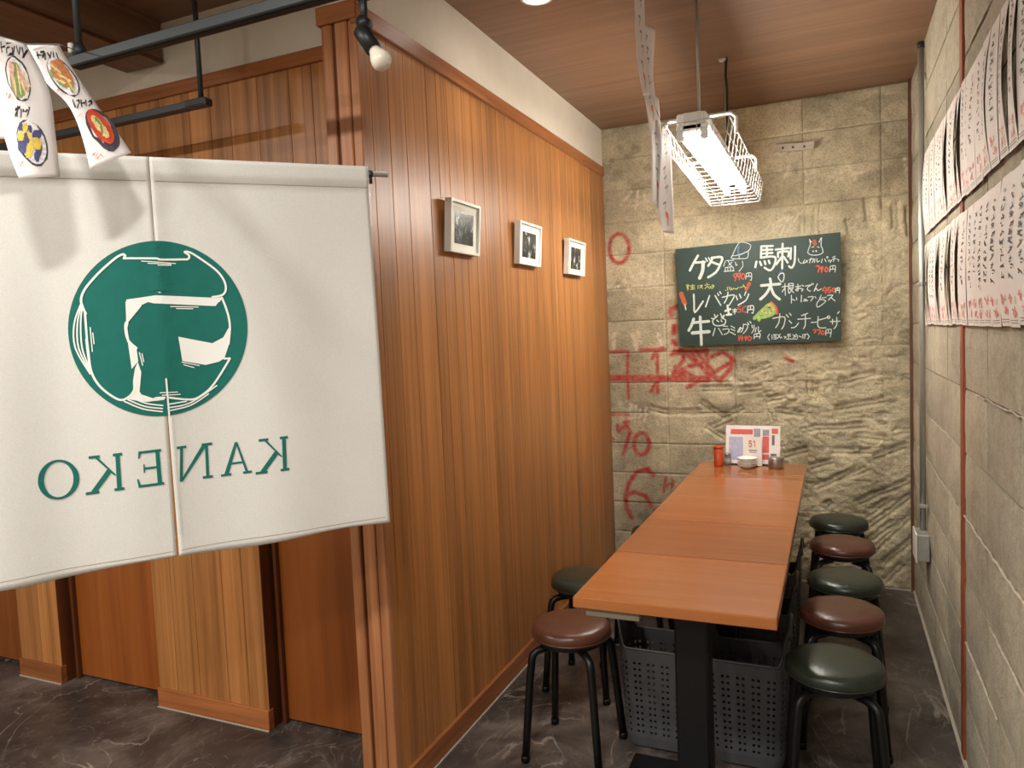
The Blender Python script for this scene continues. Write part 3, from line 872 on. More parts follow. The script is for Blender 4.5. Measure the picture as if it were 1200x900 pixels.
prints(mroot, A, B, C_, D, [('print_block', 'print_red', 0.09, 0.77, 0.50, 0.90), ('print_block', 'print_grey', 0.52, 0.70, 0.64, 0.92), ('print_block', 'print_red', 0.85, 0.80, 0.96, 0.93),
    ('print_block', 'print_blue', 0.06, 0.10, 0.32, 0.70), ('print_block', 'print_red', 0.68, 0.30, 0.80, 0.72), ('print_block', 'print_grey', 0.68, 0.74, 0.80, 0.90),
    ('print_block', 'ink_soft', 0.85, 0.50, 0.90, 0.76), ('print_block', 'ink_soft', 0.83, 0.14, 0.94, 0.28), ('print_block', 'print_red', 0.68, 0.12, 0.80, 0.26), ('print_block', 'print_grey', 0.36, 0.12, 0.64, 0.66)])
MB().cbox(-0.52, -0.27, 3.918, 3.975, Z0, Z0 + 0.006, 0.001).build('foot_bar', M['leg'], mroot)
# card 51
croot = empty('table_card', (-0.385, 3.905, Z0)); tag(croot, 'cream table card printed with a red 51 standing behind white plates', 'card')
A, B, C_, D = (-0.432, 3.888, Z0 + 0.002), (-0.344, 3.888, Z0 + 0.002), (-0.430, 3.908, Z0 + 0.148), (-0.350, 3.908, Z0 + 0.148)
sheet('card', M['paper'], A, B, C_, D, croot, 0.0015)
sheet('card_back_leg', M['paper'], (-0.42, 3.922, Z0 + 0.0), (-0.355, 3.922, Z0 + 0.0), (-0.42, 3.9105, Z0 + 0.14), (-0.36, 3.9105, Z0 + 0.14), croot, 0.0012)
prints(croot, A, B, C_, D, [('text_line', 'ink_soft', 0.25, 0.52, 0.75, 0.55), ('text_line', 'ink_soft', 0.30, 0.46, 0.70, 0.48)])
V2, F2 = strokes2d([[(0.44, 0.86), (0.30, 0.86), (0.29, 0.77), (0.42, 0.78), (0.45, 0.71), (0.38, 0.66), (0.28, 0.68)], [(0.54, 0.82), (0.62, 0.87), (0.62, 0.66)]], 0.036)
pts = quad_on(A, B, C_, D, V2); obj('number_print', [(p[0], p[1] - 0.0018, p[2]) for p in pts], F2, M['chalk_red'], croot)

# ------------------------------------------------------------------ picture frames on the wood panelling
for k, (yc_, zc_, w, h) in enumerate([(2.472, 1.876, 0.236, 0.190), (3.112, 1.876, 0.258, 0.186), (3.766, 1.868, 0.275, 0.182)]):
    root = empty('picture_frame', (XW + 0.004, yc_, zc_)); root.rotation_euler = (0, math.radians(4.0), 0)
    tag(root, ['white box frame with black-and-white picture nearest the corner post', 'white box frame with black-and-white picture between the other two',
               'white box frame with black-and-white picture nearest the graffiti wall'][k], 'picture', 'three pictures on the panelling')
    x1 = 0.034; b = 0.010
    mb = MB()
    for a in ((-w / 2, w / 2, -h / 2, -h / 2 + b), (-w / 2, w / 2, h / 2 - b, h / 2), (-w / 2, -w / 2 + b, -h / 2 + b, h / 2 - b), (w / 2 - b, w / 2, -h / 2 + b, h / 2 - b)):
        mb.box(0.006, x1, a[0], a[1], a[2], a[3])
    mb.build('frame', M['frame_white'], root, local=True)
    MB().box(0.007, 0.024, -w / 2 + b, w / 2 - b, -h / 2 + b, h / 2 - b).build('mount', M['mat_white'], root, local=True)
    pw, ph = (0.150, 0.114, ) if k == 0 else (0.158, 0.112)
    MB().box(0.0242, 0.0252, -pw / 2, pw / 2, -ph / 2 - 0.004, ph / 2 - 0.004).build('photo_print', M['bwphoto'], root, local=True)

# ------------------------------------------------------------------ chalkboard
BY = YB - 0.055
c00, c10, c01, c11 = [on(*q, 1, BY) for q in ((797, 406), (986, 399), (791.5, 292), (985, 272))]
cb = empty('chalkboard', tuple((c00 + c10) / 2)); tag(cb, 'green chalkboard menu with handwritten white and coloured chalk lettering on graffiti wall', 'chalkboard')
V = [c00, c10, c11, c01]; V = V + [p + np.array([0, 0.022, 0]) for p in V]
obj('board', V, [(0, 1, 2, 3), (7, 6, 5, 4), (0, 4, 5, 1), (1, 5, 6, 2), (2, 6, 7, 3), (3, 7, 4, 0)], M['board'], cb)
for (px, py) in ((0.12, 0.5), (0.88, 0.5)):
    p = quad_on(c00, c10, c01, c11, [(px, py)])[0]
    MB().box(p[0] - 0.02, p[0] + 0.02, BY + 0.022, YB - 0.018, p[2] - 0.02, p[2] + 0.02).build('wall_spacer', M['board_edge'], cb)
chalk = {}
def ck(col, w, ox, oy, sc, lines):
    chalk.setdefault(col, []).append((w, [[(ox + x / sc, oy + y / sc) for x, y in ln] for ln in lines]))
zA, zB, zC_, zD = (770, 260, 10), (870, 260, 9.23), (770, 330, 10), (870, 320, 9.23)
ck('chalk', 2.7, *zA, [[(480, 395), (430, 480), (385, 570)], [(440, 478), (560, 470)], [(640, 422), (760, 415), (740, 500), (690, 590), (600, 650)], [(650, 420), (630, 470), (600, 515)], [(640, 470), (720, 500)]])
ck('chalk', 4.0, *zA, [[(540, 470), (535, 570), (500, 658)]])
ck('chalk', 1.6, *zA, [[(568, 425), (592, 462)], [(603, 420), (622, 452)]])
ck('chalk', 0.8, *zA, [[(800, 460), (780, 520)], [(810, 455), (900, 450)], [(830, 450), (850, 490), (880, 520)], [(880, 470), (840, 510)], [(800, 535), (800, 580)], [(800, 535), (890, 530), (890, 575)], [(830, 535), (830, 575)], [(860, 535), (860, 575)], [(785, 582), (905, 572)],
    [(920, 470), (925, 510), (940, 500)], [(1000, 460), (1005, 520), (960, 580)], [(880, 400), (950, 260), (1010, 240), (1095, 270), (1070, 340), (950, 390), (880, 400), (880, 430), (990, 432), (1060, 420), (1070, 345)], [(960, 432), (965, 400)],
    [(1045, 605), (1040, 670)], [(1045, 605), (1105, 600), (1105, 680), (1090, 680)], [(1075, 600), (1075, 640)], [(1045, 640), (1105, 638)]])
ck('chalk_blue', 2.0, *zA, [[(960, 290), (948, 340), (972, 385), (1050, 348)]])
ck('chalk_red', 1.1, *zA, [[(935, 605), (902, 615), (905, 648), (932, 638), (938, 605), (915, 692)], [(975, 600), (948, 610), (950, 642), (972, 635), (978, 600), (962, 680)], [(1003, 608), (987, 640), (1003, 672), (1028, 648), (1018, 612), (1003, 608)]])
ck('chalk_yellow', 0.9, *zA, [[(342, 740), (368, 782)], [(350, 775), (378, 742)], [(360, 732), (360, 803)], [(390, 750), (442, 745)], [(416, 735), (416, 790)], [(395, 792), (442, 786)], [(395, 770), (442, 766)], [(480, 745), (480, 782)], [(500, 745), (530, 745), (500, 775)],
    [(512, 752), (535, 782)], [(560, 742), (612, 736)], [(585, 718), (585, 738)], [(562, 784), (588, 757), (614, 782)], [(618, 760), (668, 750), (645, 738)], [(668, 752), (652, 778), (625, 772)], [(822, 765), (828, 802)], [(840, 762), (862, 802)], [(866, 768), (880, 795), (902, 775)],
    [(910, 780), (930, 790), (952, 768)], [(970, 770), (1012, 758)], [(1010, 738), (1034, 772)], [(800, 800), (808, 806)]])
ck('chalk_orange', 4.0, *zA, [[(1083, 722), (1045, 790)]])
ck('chalk', 1.2, *zA, [[(1042, 818), (1025, 862)]])
ck('chalk_orange', 5.4, *zC_, [[(284, 145), (325, 255)]])
ck('chalk', 1.4, *zC_, [[(325, 270), (338, 328)], [(710, 138), (722, 162)], [(735, 118), (750, 142)], [(925, 165), (942, 212)], [(965, 148), (985, 192)], [(1075, 145), (1040, 220), (950, 275)], [(765, 185), (900, 155), (880, 220), (840, 280)], [(832, 125), (820, 190), (788, 252)]])
ck('chalk', 2.0, *zC_, [[(430, 150), (435, 250), (445, 360), (540, 230)]])
ck('chalk', 1.6, *zC_, [[(615, 165), (570, 295)], [(680, 165), (747, 277)]])
ck('chalk', 2.4, *zC_, [[(825, 280), (842, 388)], [(800, 345), (860, 322)], [(818, 390), (870, 385)]])
ck('chalk', 1.1, *zC_, [[(885, 332), (935, 328)], [(910, 318), (910, 378)], [(890, 355), (930, 350)], [(1065, 290), (1060, 365)], [(1065, 290), (1130, 285), (1125, 365), (1110, 365)], [(1095, 290), (1095, 330)], [(1065, 330), (1130, 325)]])
ck('chalk_red', 1.1, *zC_, [[(985, 288), (955, 293), (950, 320), (980, 325), (975, 355), (948, 357)], [(1042, 290), (1005, 308), (1010, 352), (1048, 356)]])
ck('chalk', 3.2, *zC_, [[(430, 437), (405, 510), (372, 573)], [(420, 482), (608, 465)], [(505, 412), (515, 600), (520, 740)]])
ck('chalk', 3.9, *zC_, [[(415, 602), (610, 586)]])
ck('chalk', 1.3, *zC_, [[(680, 425), (652, 460), (668, 505), (720, 518), (790, 500), (802, 450), (755, 425)], [(672, 385), (690, 420), (712, 392)], [(745, 375), (762, 412), (790, 392), (770, 430)], [(700, 452), (722, 470)], [(750, 450), (760, 470)], [(640, 430), (660, 436)]])
ck('chalk', 1.0, *zC_, [[(680, 545), (655, 635)], [(720, 545), (765, 622)], [(775, 520), (828, 525)], [(770, 560), (840, 555), (830, 600), (785, 620)], [(865, 520), (912, 545)], [(865, 555), (912, 577)], [(855, 590), (918, 622)], [(975, 535), (945, 585), (960, 590), (985, 540), (1002, 570), (980, 592)],
    [(1012, 510), (1008, 552)], [(1012, 500), (1062, 510), (1050, 560), (1010, 610)], [(1060, 480), (1076, 502)], [(1085, 465), (1102, 486)], [(1112, 510), (1117, 542)], [(1137, 510), (1135, 560), (1110, 602)], [(1162, 540), (1150, 592)], [(1187, 530), (1190, 592), (1217, 574)]])
ck('chalk_red', 1.2, *zC_, [[(958, 632), (962, 692)], [(988, 630), (975, 665), (1008, 665)], [(1002, 640), (996, 696)], [(1042, 638), (1025, 658), (1045, 667), (1047, 640), (1036, 692)], [(1078, 640), (1062, 670), (1085, 690), (1107, 660), (1078, 640)]])
ck('chalk', 0.95, *zD, [[(130, 660), (125, 712)], [(130, 660), (192, 655), (185, 707)], [(156, 660), (156, 690)], [(130, 690), (190, 685)]])
ck('chalk', 2.5, *zB, [[(205, 265), (200, 380)], [(205, 265), (330, 260)], [(265, 260), (265, 370)], [(205, 305), (325, 300)], [(205, 345), (325, 335)], [(200, 388), (350, 378), (345, 470), (300, 525), (240, 495)], [(152, 430), (140, 490)], [(190, 432), (205, 468)], [(240, 425), (250, 458)], [(285, 420), (295, 448)],
    [(360, 300), (500, 285)], [(435, 237), (430, 503)], [(385, 330), (385, 380)], [(385, 330), (495, 320), (495, 375)], [(420, 385), (365, 462)], [(450, 380), (490, 440)], [(525, 285), (520, 400)], [(570, 267), (565, 430), (535, 495), (505, 480)]])
ck('chalk', 0.9, *zB, [[(725, 190), (735, 240), (715, 300), (710, 340), (760, 360), (830, 355), (870, 330), (865, 290), (850, 250), (855, 170), (830, 220)], [(725, 190), (748, 222)], [(750, 275), (775, 270)], [(810, 270), (832, 276)],
    [(605, 395), (612, 430), (640, 450)], [(675, 410), (655, 445), (680, 440), (700, 415), (700, 440)], [(720, 410), (770, 400), (755, 440)], [(745, 390), (725, 445)], [(785, 400), (780, 440)], [(805, 395), (810, 435), (835, 420)], [(865, 400), (855, 440)], [(890, 400), (905, 430)], [(915, 375), (927, 384), (915, 392), (915, 375)],
    [(930, 415), (935, 430)], [(945, 410), (948, 425)], [(967, 410), (950, 440)], [(975, 385), (1005, 370)], [(975, 405), (1015, 398)], [(995, 385), (985, 430)], [(1025, 405), (1042, 410), (1035, 427)],
    [(950, 480), (945, 540)], [(950, 480), (1005, 475), (1000, 545)], [(978, 478), (978, 510)], [(950, 515), (1005, 510)]])
ck('chalk', 1.8, *zB, [[(765, 318), (768, 320)], [(797, 315), (800, 318)]])
ck('chalk_orange', 4.6, *zB, [[(777, 210), (785, 240)]])
ck('chalk_red', 1.5, *zB, [[(800, 480), (832, 480), (820, 542)], [(867, 485), (845, 500), (860, 515), (872, 490), (855, 547)], [(907, 490), (890, 520), (910, 540), (927, 510), (907, 490)]])
ck('chalk', 1.2, *zB, [[(388, 592), (410, 560), (447, 560), (447, 620), (425, 650), (390, 610), (388, 592)]])
ck('chalk_blue', 1.2, *zB, [[(400, 550), (432, 523)]])
ck('chalk', 3.2, *zD, [[(205, 135), (405, 118)], [(300, 62), (305, 130), (260, 220), (195, 283)], [(305, 140), (340, 230), (402, 283)]])
ck('chalk', 1.0, *zD, [[(430, 150), (490, 140)], [(460, 115), (465, 240)], [(460, 160), (430, 205)], [(500, 115), (550, 115), (545, 160)], [(500, 138), (548, 135)], [(500, 115), (500, 215), (525, 200)], [(500, 160), (545, 160)], [(510, 165), (555, 212)], [(545, 170), (525, 187)],
    [(575, 150), (632, 140)], [(600, 120), (600, 190), (575, 180), (610, 165), (655, 175), (640, 197)], [(645, 130), (662, 142)], [(680, 140), (742, 130), (710, 150), (705, 180), (737, 197)], [(745, 115), (753, 127)], [(760, 110), (768, 122)], [(812, 115), (775, 195), (800, 165), (815, 190), (852, 170)],
    [(1010, 165), (1008, 212)], [(1010, 165), (1050, 160), (1048, 217)], [(1030, 163), (1030, 187)], [(1010, 190), (1050, 185)],
    [(530, 240), (530, 325)], [(532, 280), (567, 296)], [(585, 265), (588, 292)], [(640, 240), (635, 312)], [(665, 285), (692, 285), (685, 300)], [(660, 302), (707, 299)], [(710, 260), (767, 255), (740, 302)], [(785, 255), (797, 272)], [(852, 240), (830, 292)], [(860, 270), (907, 262)], [(920, 245), (977, 238), (930, 292)], [(960, 265), (1002, 302)],
    [(830, 290), (805, 330), (810, 367), (850, 350), (902, 300), (840, 285)]])
ck('chalk', 1.15, *zD, [[(330, 490), (455, 475), (450, 560), (425, 605)], [(405, 440), (395, 530), (360, 590)], [(475, 450), (497, 477)], [(510, 435), (527, 457)], [(505, 515), (532, 542)], [(607, 540), (570, 585), (530, 592)], [(640, 460), (707, 435)], [(600, 500), (737, 490)], [(680, 450), (680, 560), (660, 602)], [(745, 535), (802, 530)],
    [(820, 470), (815, 560), (840, 592), (902, 592)], [(820, 510), (907, 485)], [(930, 463), (947, 475), (935, 492), (916, 480), (930, 463)], [(950, 525), (1057, 520)], [(975, 500), (975, 552)], [(1020, 480), (1020, 560), (990, 602)], [(1030, 437), (1047, 415)]])
ck('chalk_red', 1.4, *zD, [[(892, 150), (865, 190), (922, 185)], [(907, 160), (900, 217)], [(952, 155), (930, 160), (930, 180), (957, 185), (945, 210), (925, 207)], [(987, 160), (970, 185), (987, 205), (1005, 185), (987, 160)], [(765, 615), (797, 615), (780, 647)], [(810, 615), (842, 615), (825, 667)], [(867, 625), (850, 645), (870, 667), (887, 640), (867, 625)]])
ck('chalk', 0.95, *zD, [[(905, 615), (900, 672)], [(905, 615), (962, 610), (950, 692)], [(930, 613), (930, 647)], [(905, 650), (957, 646)], [(295, 660), (275, 690), (292, 727)], [(700, 655), (722, 685), (705, 712)], [(320, 670), (320, 712)], [(335, 665), (372, 665)], [(340, 680), (367, 680)], [(340, 695), (367, 695), (365, 712), (340, 712)], [(385, 665), (412, 702)], [(410, 660), (380, 707)],
    [(420, 690), (427, 702)], [(450, 685), (472, 690), (455, 707)], [(485, 665), (522, 660)], [(490, 680), (522, 680)], [(502, 660), (500, 707)], [(545, 665), (577, 692)], [(582, 660), (550, 702)], [(590, 670), (597, 702)], [(610, 680), (637, 692)], [(652, 665), (655, 707)], [(665, 665), (692, 665)], [(677, 660), (675, 707)], [(475, 713), (592, 713)]])
ck('chalk_green', 4.2, *zD, [[(130, 490), (240, 380), (300, 340), (340, 400), (330, 440), (250, 470), (190, 480), (180, 505)], [(260, 400), (300, 400), (280, 440), (210, 440)]])
ck('chalk_red', 3.0, *zD, [[(312, 320), (362, 375), (372, 435)]])
ck('chalk_pink', 2.6, *zD, [[(280, 345), (292, 350)], [(252, 425), (258, 430)], [(330, 380), (334, 400)], [(215, 410), (218, 412)], [(300, 430), (305, 432)]])
names = {'chalk': 'white_lettering', 'chalk_red': 'red_price', 'chalk_yellow': 'yellow_note', 'chalk_orange': 'orange_drawing', 'chalk_blue': 'blue_drawing', 'chalk_green': 'pizza_drawing', 'chalk_pink': 'pizza_topping'}
for col, lst in chalk.items():
    lift = {'chalk': 0.0012, 'chalk_pink': 0.0016}.get(col, 0.0008)
    items = [(w, ln) for w, lines in lst for ln in lines]
    bb = [(min(p[0] for p in ln) - w / 2, min(p[1] for p in ln) - w / 2, max(p[0] for p in ln) + w / 2, max(p[1] for p in ln) + w / 2) for w, ln in items]
    own = list(range(len(items)))
    def root_of(i):
        while own[i] != i: i = own[i]
        return i
    for i in range(len(items)):
        for j in range(i):
            A_, B_ = bb[i], bb[j]
            if A_[0] - 1.2 < B_[2] and B_[0] - 1.2 < A_[2] and A_[1] - 0.9 < B_[3] and B_[1] - 0.9 < A_[3]: own[root_of(i)] = root_of(j)
    for g in sorted(set(root_of(i) for i in range(len(items)))):
        mb = MB(); k = 0
        for i, (w, ln) in enumerate(items):
            if root_of(i) != g: continue
            V2, F2 = strokes2d([smooth_line(ln, 3) if len(ln) > 2 else ln], w)
            P = [on(u, v, 1, BY) for u, v in V2]
            mb.add([(p[0], BY - lift - 6e-6 * (k + ly), p[2]) for p, ly in zip(P, LAYER)], F2)
            k += max(LAYER)
        mb.build(names[col], M[col], cb)

# ------------------------------------------------------------------ conduit, switch box and bracket
cn = empty('conduit_pipe', (XR - 0.02, 3.76, 0.47)); tag(cn, 'thin galvanised conduit running down the right wall near corner', 'conduit')
MB().tube([(XR - 0.02, 3.76, 0.505), (XR - 0.02, 3.745, 1.5), (XR - 0.02, 3.73, 2.635)], 0.0125, 12).build('pipe', M['conduit'], cn, True)
MB().tube([(XR - 0.02, 3.73, 2.635), (XR - 0.02, 3.73, 2.66)], 0.0145, 12).build('end_cap', M['cable'], cn, True)
for z in (0.62, 1.62, 2.52):
    MB().cbox(XR - 0.036, XR - 0.002, 3.725, 3.775, z - 0.007, z + 0.007, 0.002).build('clamp', M['conduit'], cn)
jb = empty('junction_box', (XR - 0.03, 3.72, 0.44)); tag(jb, 'small grey metal junction box under the conduit on right wall', 'junction box')
MB().cbox(XR - 0.052, XR - 0.002, 3.66, 3.80, 0.385, 0.505, 0.004).build('box', M['conduit'], jb)
MB().cbox(XR - 0.058, XR - 0.052, 3.655, 3.805, 0.380, 0.510, 0.002).build('cover', M['frame_white'], jb)
br = empty('wall_bracket', (-0.19, YB - 0.02, 2.43)); tag(br, 'small pale metal bracket high on the graffiti wall above chalkboard', 'bracket')
P = [on(*q, 1, YB - 0.05) for q in ((906, 178), (953, 175), (955, 165.5), (910, 170))]
obj('plate', [tuple(p) for p in P] + [(p[0], YB + 0.005, p[2] + 0.01) for p in P], [(0, 1, 2, 3), (7, 6, 5, 4), (0, 4, 5, 1), (1, 5, 6, 2), (2, 6, 7, 3), (3, 7, 4, 0)], M['pale_plate'], br)
for f in (0.25, 0.5, 0.78):
    p = P[0] * (1 - f) + P[1] * f
    MB().tube([(p[0], YB - 0.0505, p[2] + 0.018), (p[0], YB - 0.056, p[2] + 0.018)], 0.006, 8).build('bolt', M['cable'], br)

# ------------------------------------------------------------------ wire-guarded tube light
fx = empty('tube_light_fixture', (-0.475, 3.47, 2.215)); tag(fx, 'twin tube ceiling light inside a white wire basket guard', 'light')
YN, YFAR = 2.80, 4.15
MB().cbox(-0.530, -0.420, YN + 0.02, YFAR - 0.03, 2.215, 2.262, 0.006).build('housing', M['lamp_white'], fx)
for x in (-0.512, -0.438):
    MB().tube([(x, YN + 0.03, 2.188), (x, YFAR - 0.06, 2.188)], 0.0145, 14).build('light_tube', M['tube_light'], fx, True)
def endcap(y0, y1):
    MB().cbox(-0.505, -0.432, y0, y1, 2.19, 2.258, 0.005).cbox(-0.528, -0.412, y0, y1, 2.195, 2.215, 0.004).cbox(-0.526, -0.499, y0, y1, 2.160, 2.197, 0.004).cbox(-0.441, -0.414, y0, y1, 2.160, 2.197, 0.004).build('end_bracket', M['lamp_white'], fx)
endcap(YN + 0.0, YN + 0.03); endcap(YFAR - 0.06, YFAR - 0.03)
def bq(t, u, v):      # t along, u across (0 left..1 right), v 0 bottom..1 top of the guard
    y = YN - 0.012 + (YFAR - YN + 0.012) * t
    xl, xr = -0.548 + (-0.606 + 0.548) * t, -0.352 + (-0.354 + 0.352) * t
    zb, zt = 2.110 + 0.012 * t, 2.222
    fl = (1 - (1 - v)) * 0.018
    return (xl - fl + (xr - xl + 2 * fl) * u, y, zb + (zt - zb) * v)
mb = MB()
nw = 14
for i in range(nw + 1):
    t = i / nw
    mb.tube([bq(t, 0, 1), bq(t, 0, 0.06), bq(t, 0.05, 0), bq(t, 0.95, 0), bq(t, 1, 0.06), bq(t, 1, 1)], 0.0016, 5)
for u in (0.0, 0.25, 0.5, 0.75, 1.0):
    mb.tube([bq(0, u, 1), bq(0, u, 0.06), bq(0.002, u, 0), bq(0.998, u, 0), bq(1, u, 0.06), bq(1, u, 0.9)], 0.0016, 5)
for v in (0.5,):
    mb.tube([bq(0, 0, v), bq(1, 0, v), bq(1, 1, v), bq(0, 1, v), bq(0, 0, v)], 0.0016, 5)
mb.build('guard_wires', M['wire_white'], fx, True)
MB().tube([bq(0, 0, 1), bq(1, 0, 1), bq(1, 1, 1), bq(0, 1, 1), bq(0, 0, 1)], 0.0026, 6).build('guard_rim', M['wire_white'], fx, True)
MB().tube([bq(1, 0, 0), bq(1, 1, 0)], 0.0035, 6).build('guard_edge', M['wire_white'], fx, True)
for t in (0.06, 0.62):
    a, b = Vector(bq(t, 0, 1)), Vector(bq(t, 1, 1))
    MB().tube([a + Vector((-0.012, 0, -0.045)), a + Vector((-0.014, 0, 0.012)), a + Vector((0.004, 0, 0.03)), b + Vector((-0.004, 0, 0.03)), b + Vector((0.014, 0, 0.012)), b + Vector((0.012, 0, -0.045))], 0.0065, 8).build('carrier_tube', M['lamp_white'], fx, True)
MB().tube([(-0.448, 2.84, 2.255), (-0.448, 2.84, ZC)], 0.0055, 8).build('hanger_rod', M['conduit'], fx, True)
MB().tube([(-0.448, 3.597, 2.255), (-0.448, 3.597, ZC)], 0.004, 8).build('hanger_rod', M['conduit'], fx, True)
MB().tube([(-0.444, 3.590, 2.262), (-0.441, 3.590, 2.45), (-0.438, 3.588, 2.55), (-0.443, 3.590, 2.62), (-0.438, 3.592, ZC)], 0.005, 8).build('power_cable', M['cable'], fx, True)
MB().cbox(-0.472, -0.440, 3.585, 3.612, ZC - 0.012, ZC, 0.002).build('ceiling_cleat', M['lamp_white'], fx)

# recessed downlight in the ceiling over the panelling
dl = empty('ceiling_downlight', (-0.981, 2.60, ZC)); tag(dl, 'round lit downlight set in the wooden ceiling near the panelling', 'light')
MB().lathe([(0.0005, -0.004), (0.045, -0.004), (0.045, -0.002)], 28, (-0.981, 2.60, ZC)).build('lens', M['downlight'], dl)
MB().lathe([(0.047, 0.0), (0.047, -0.007), (0.062, -0.005), (0.063, 0.0)], 28, (-0.981, 2.60, ZC)).build('ring', M['lamp_white'], dl, True)

lamp('downlight_beam', 'SPOT', (-0.981, 2.60, 2.685), 9, NEUT, 0.05, 120, (-0.981, 2.60, 0))      # the light this downlight gives

# ------------------------------------------------------------------ black lighting rails over the entrance
B1Y = 1.42
pa, pb = on(90, 79, 1, B1Y), on(427, -20, 1, B1Y)
zr1 = float(pb[2])
r1 = empty('lighting_rail', (pa[0], B1Y, zr1)); tag(r1, 'thick black lighting rail hung below the ceiling above the curtain', 'rail')
MB().cbox(pa[0] - 0.01, -0.55, B1Y - 0.018, B1Y + 0.018, zr1 - 0.014, zr1 + 0.014, 0.003).build('rail', M['black_rail'], r1)
MB().box(pa[0], -0.56, B1Y - 0.006, B1Y + 0.006, zr1 - 0.0165, zr1 - 0.0142).build('contact_slot', M['cable'], r1)
for xx in (float(on(90, 66, 1, B1Y)[0]) + 0.012, -0.62):
    MB().tube([(xx, B1Y, zr1 + 0.014), (xx, B1Y, ZC)], 0.009, 10).build('drop_rod', M['black_rail'], r1, True)
    MB().lathe([(0.017, 0.0), (0.017, 0.02), (0.011, 0.034)], 14, (xx, B1Y, zr1 + 0.014)).build('rod_socket', M['black_rail'], r1, True)
B2Y = 1.86
pa2, pb2 = on(-60, 186, 1, B2Y), on(245, 119, 1, B2Y)
zr2 = float(pb2[2])
r2 = empty('lighting_rail', (pb2[0], B2Y, zr2)); tag(r2, 'slim black rail in front of the cream wall, ending on one drop rod', 'rail')
MB().cbox(pa2[0] - 0.5, pb2[0], B2Y - 0.016, B2Y + 0.016, zr2 - 0.012, zr2 + 0.011, 0.002).build('rail', M['black_rail'], r2)
MB().cbox(pb2[0] - 0.09, pb2[0] - 0.004, B2Y - 0.018, B2Y + 0.018, zr2 - 0.009, zr2 + 0.013, 0.002).build('feed_cap', M['black_metal'], r2)
xx = float(on(235, 105, 1, B2Y)[0])
MB().tube([(xx, B2Y, zr2 + 0.012), (xx, B2Y, ZC)], 0.0085, 10).build('drop_rod', M['black_rail'], r2, True)
MB().tube([(xx - 1.3, B2Y, zr2 + 0.012), (xx - 1.3, B2Y, ZC)], 0.0085, 10).build('drop_rod', M['black_rail'], r2, True)

# spotlight on the first rail
sp = empty('track_spotlight', (-0.945, B1Y, zr1)); tag(sp, 'black track spotlight with bare frosted bulb in front of corner post', 'light')
q0 = (-0.946, B1Y, zr1 - 0.016); q1 = on(427, 27, 1, B1Y); q2 = on(421, 33, 1, B1Y); q3 = on(438, 58, 1, B1Y); q4 = on(445, 67, 1, B1Y)
MB().cbox(-0.965, -0.925, B1Y - 0.014, B1Y + 0.014, zr1 - 0.034, zr1 - 0.0168, 0.003).build('rail_adapter', M['black_metal'], sp)
MB().tube([q0, tuple(q1)], 0.0085, 10).build('arm', M['black_metal'], sp, True)
MB().tube([(q1[0], B1Y - 0.014, q1[2]), (q1[0], B1Y + 0.014, q1[2])], 0.0135, 14).build('pivot', M['black_metal'], sp, True)
ax = Vector(q3) - Vector(q2)
MB().tube([Vector(q2), Vector(q2) + ax * 0.08, Vector(q2) + ax * 0.12, Vector(q3)], [0.010, 0.016, 0.0185, 0.0185], 18).build('socket', M['black_metal'], sp, True)
d = ax.normalized(); s0 = Vector(q3)
MB().tube([s0, s0 + d * 0.010, s0 + d * 0.020, s0 + d * 0.030, s0 + d * 0.040, s0 + d * 0.048, s0 + d * 0.052], [0.012, 0.0155, 0.0205, 0.0235, 0.0225, 0.015, 0.003], 20).build('bulb', M['bulb'], sp, True)

# ------------------------------------------------------------------ noren curtain
NA = np.array([-1.084, 1.602, 1.910]); ND = np.array([0.656, 0.755, 0.0]); NN = np.array([0.755, -0.656, 0.0])
NH = 0.918
def noren_st(u, v):                       # pixel -> (s along, t down) on the curtain's plane
    d = ray(u, v); k = ((NA - CAM) @ NN) / (d @ NN); p = CAM + d * k - NA
    s = float(p @ ND); return s, 0.017 * s - float(p[2])
def noren_pt(s, t, lift=0.0):
    g = sstep(0.02, 0.5, t)
    off = 0.0045 * math.sin(s * 21 + 0.6) * (0.25 + 0.75 * g) + 0.004 * math.sin(s * 9.0 + 1.0 + t * 1.5) * g
    off += 0.016 * float(sstep(0.70, 0.86, -s)) * (0.4 + 0.6 * g)                       # the curtain turns away at a soft crease
    off += 0.006 * math.exp(-((s + 0.495) / 0.02) ** 2) * (0.6 if t < 0.3 else 0.3)      # seam pleat
    k = float(sstep(0.060, 0.034, t)); off = off * (1 - k) + 0.0125 * k                    # sleeve over the rod
    return NA + ND * s + NN * (off + lift) + np.array([0, 0, 0.017 * s - t])
nr = empty('noren_curtain', tuple(NA + ND * -0.5 + np.array([0, 0, -NH]))); tag(nr, 'white split cloth curtain printed with green round emblem and reversed lettering', 'curtain')
def panel(s0, s1, gap_at):
    n, m = 56, 92
    V = []
    for j in range(m + 1):
        t = NH * j / m
        for i in range(n + 1):
            s = s0 + (s1 - s0) * i / n
            if gap_at is not None:                     # the slit opens towards the bottom
                k = (i / n) if gap_at == 1 else 1 - i / n
                s += (-1 if gap_at == 1 else 1) * 0.0022 * float(sstep(0.45, 0.92, t)) * k ** 4
                if gap_at == 0: s += 0.010 * t * (i / n) ** 3
            V.append(tuple(noren_pt(s, t + (0.004 * math.sin(s * 14) if j == m else 0))))
    Fq = [(j * (n + 1) + i, (j + 1) * (n + 1) + i, (j + 1) * (n + 1) + i + 1, j * (n + 1) + i + 1) for j in range(m) for i in range(n)]
    return obj('curtain_panel', V, Fq, M['cloth'], nr, True)
panelL = panel(-0.995, -0.4995, 1)
panelR = panel(-0.4985, 0.0, 0)
for o in (panelL, panelR):
    md = o.modifiers.new('thickness', 'SOLIDIFY'); md.thickness = 0.0008; md.offset = -1
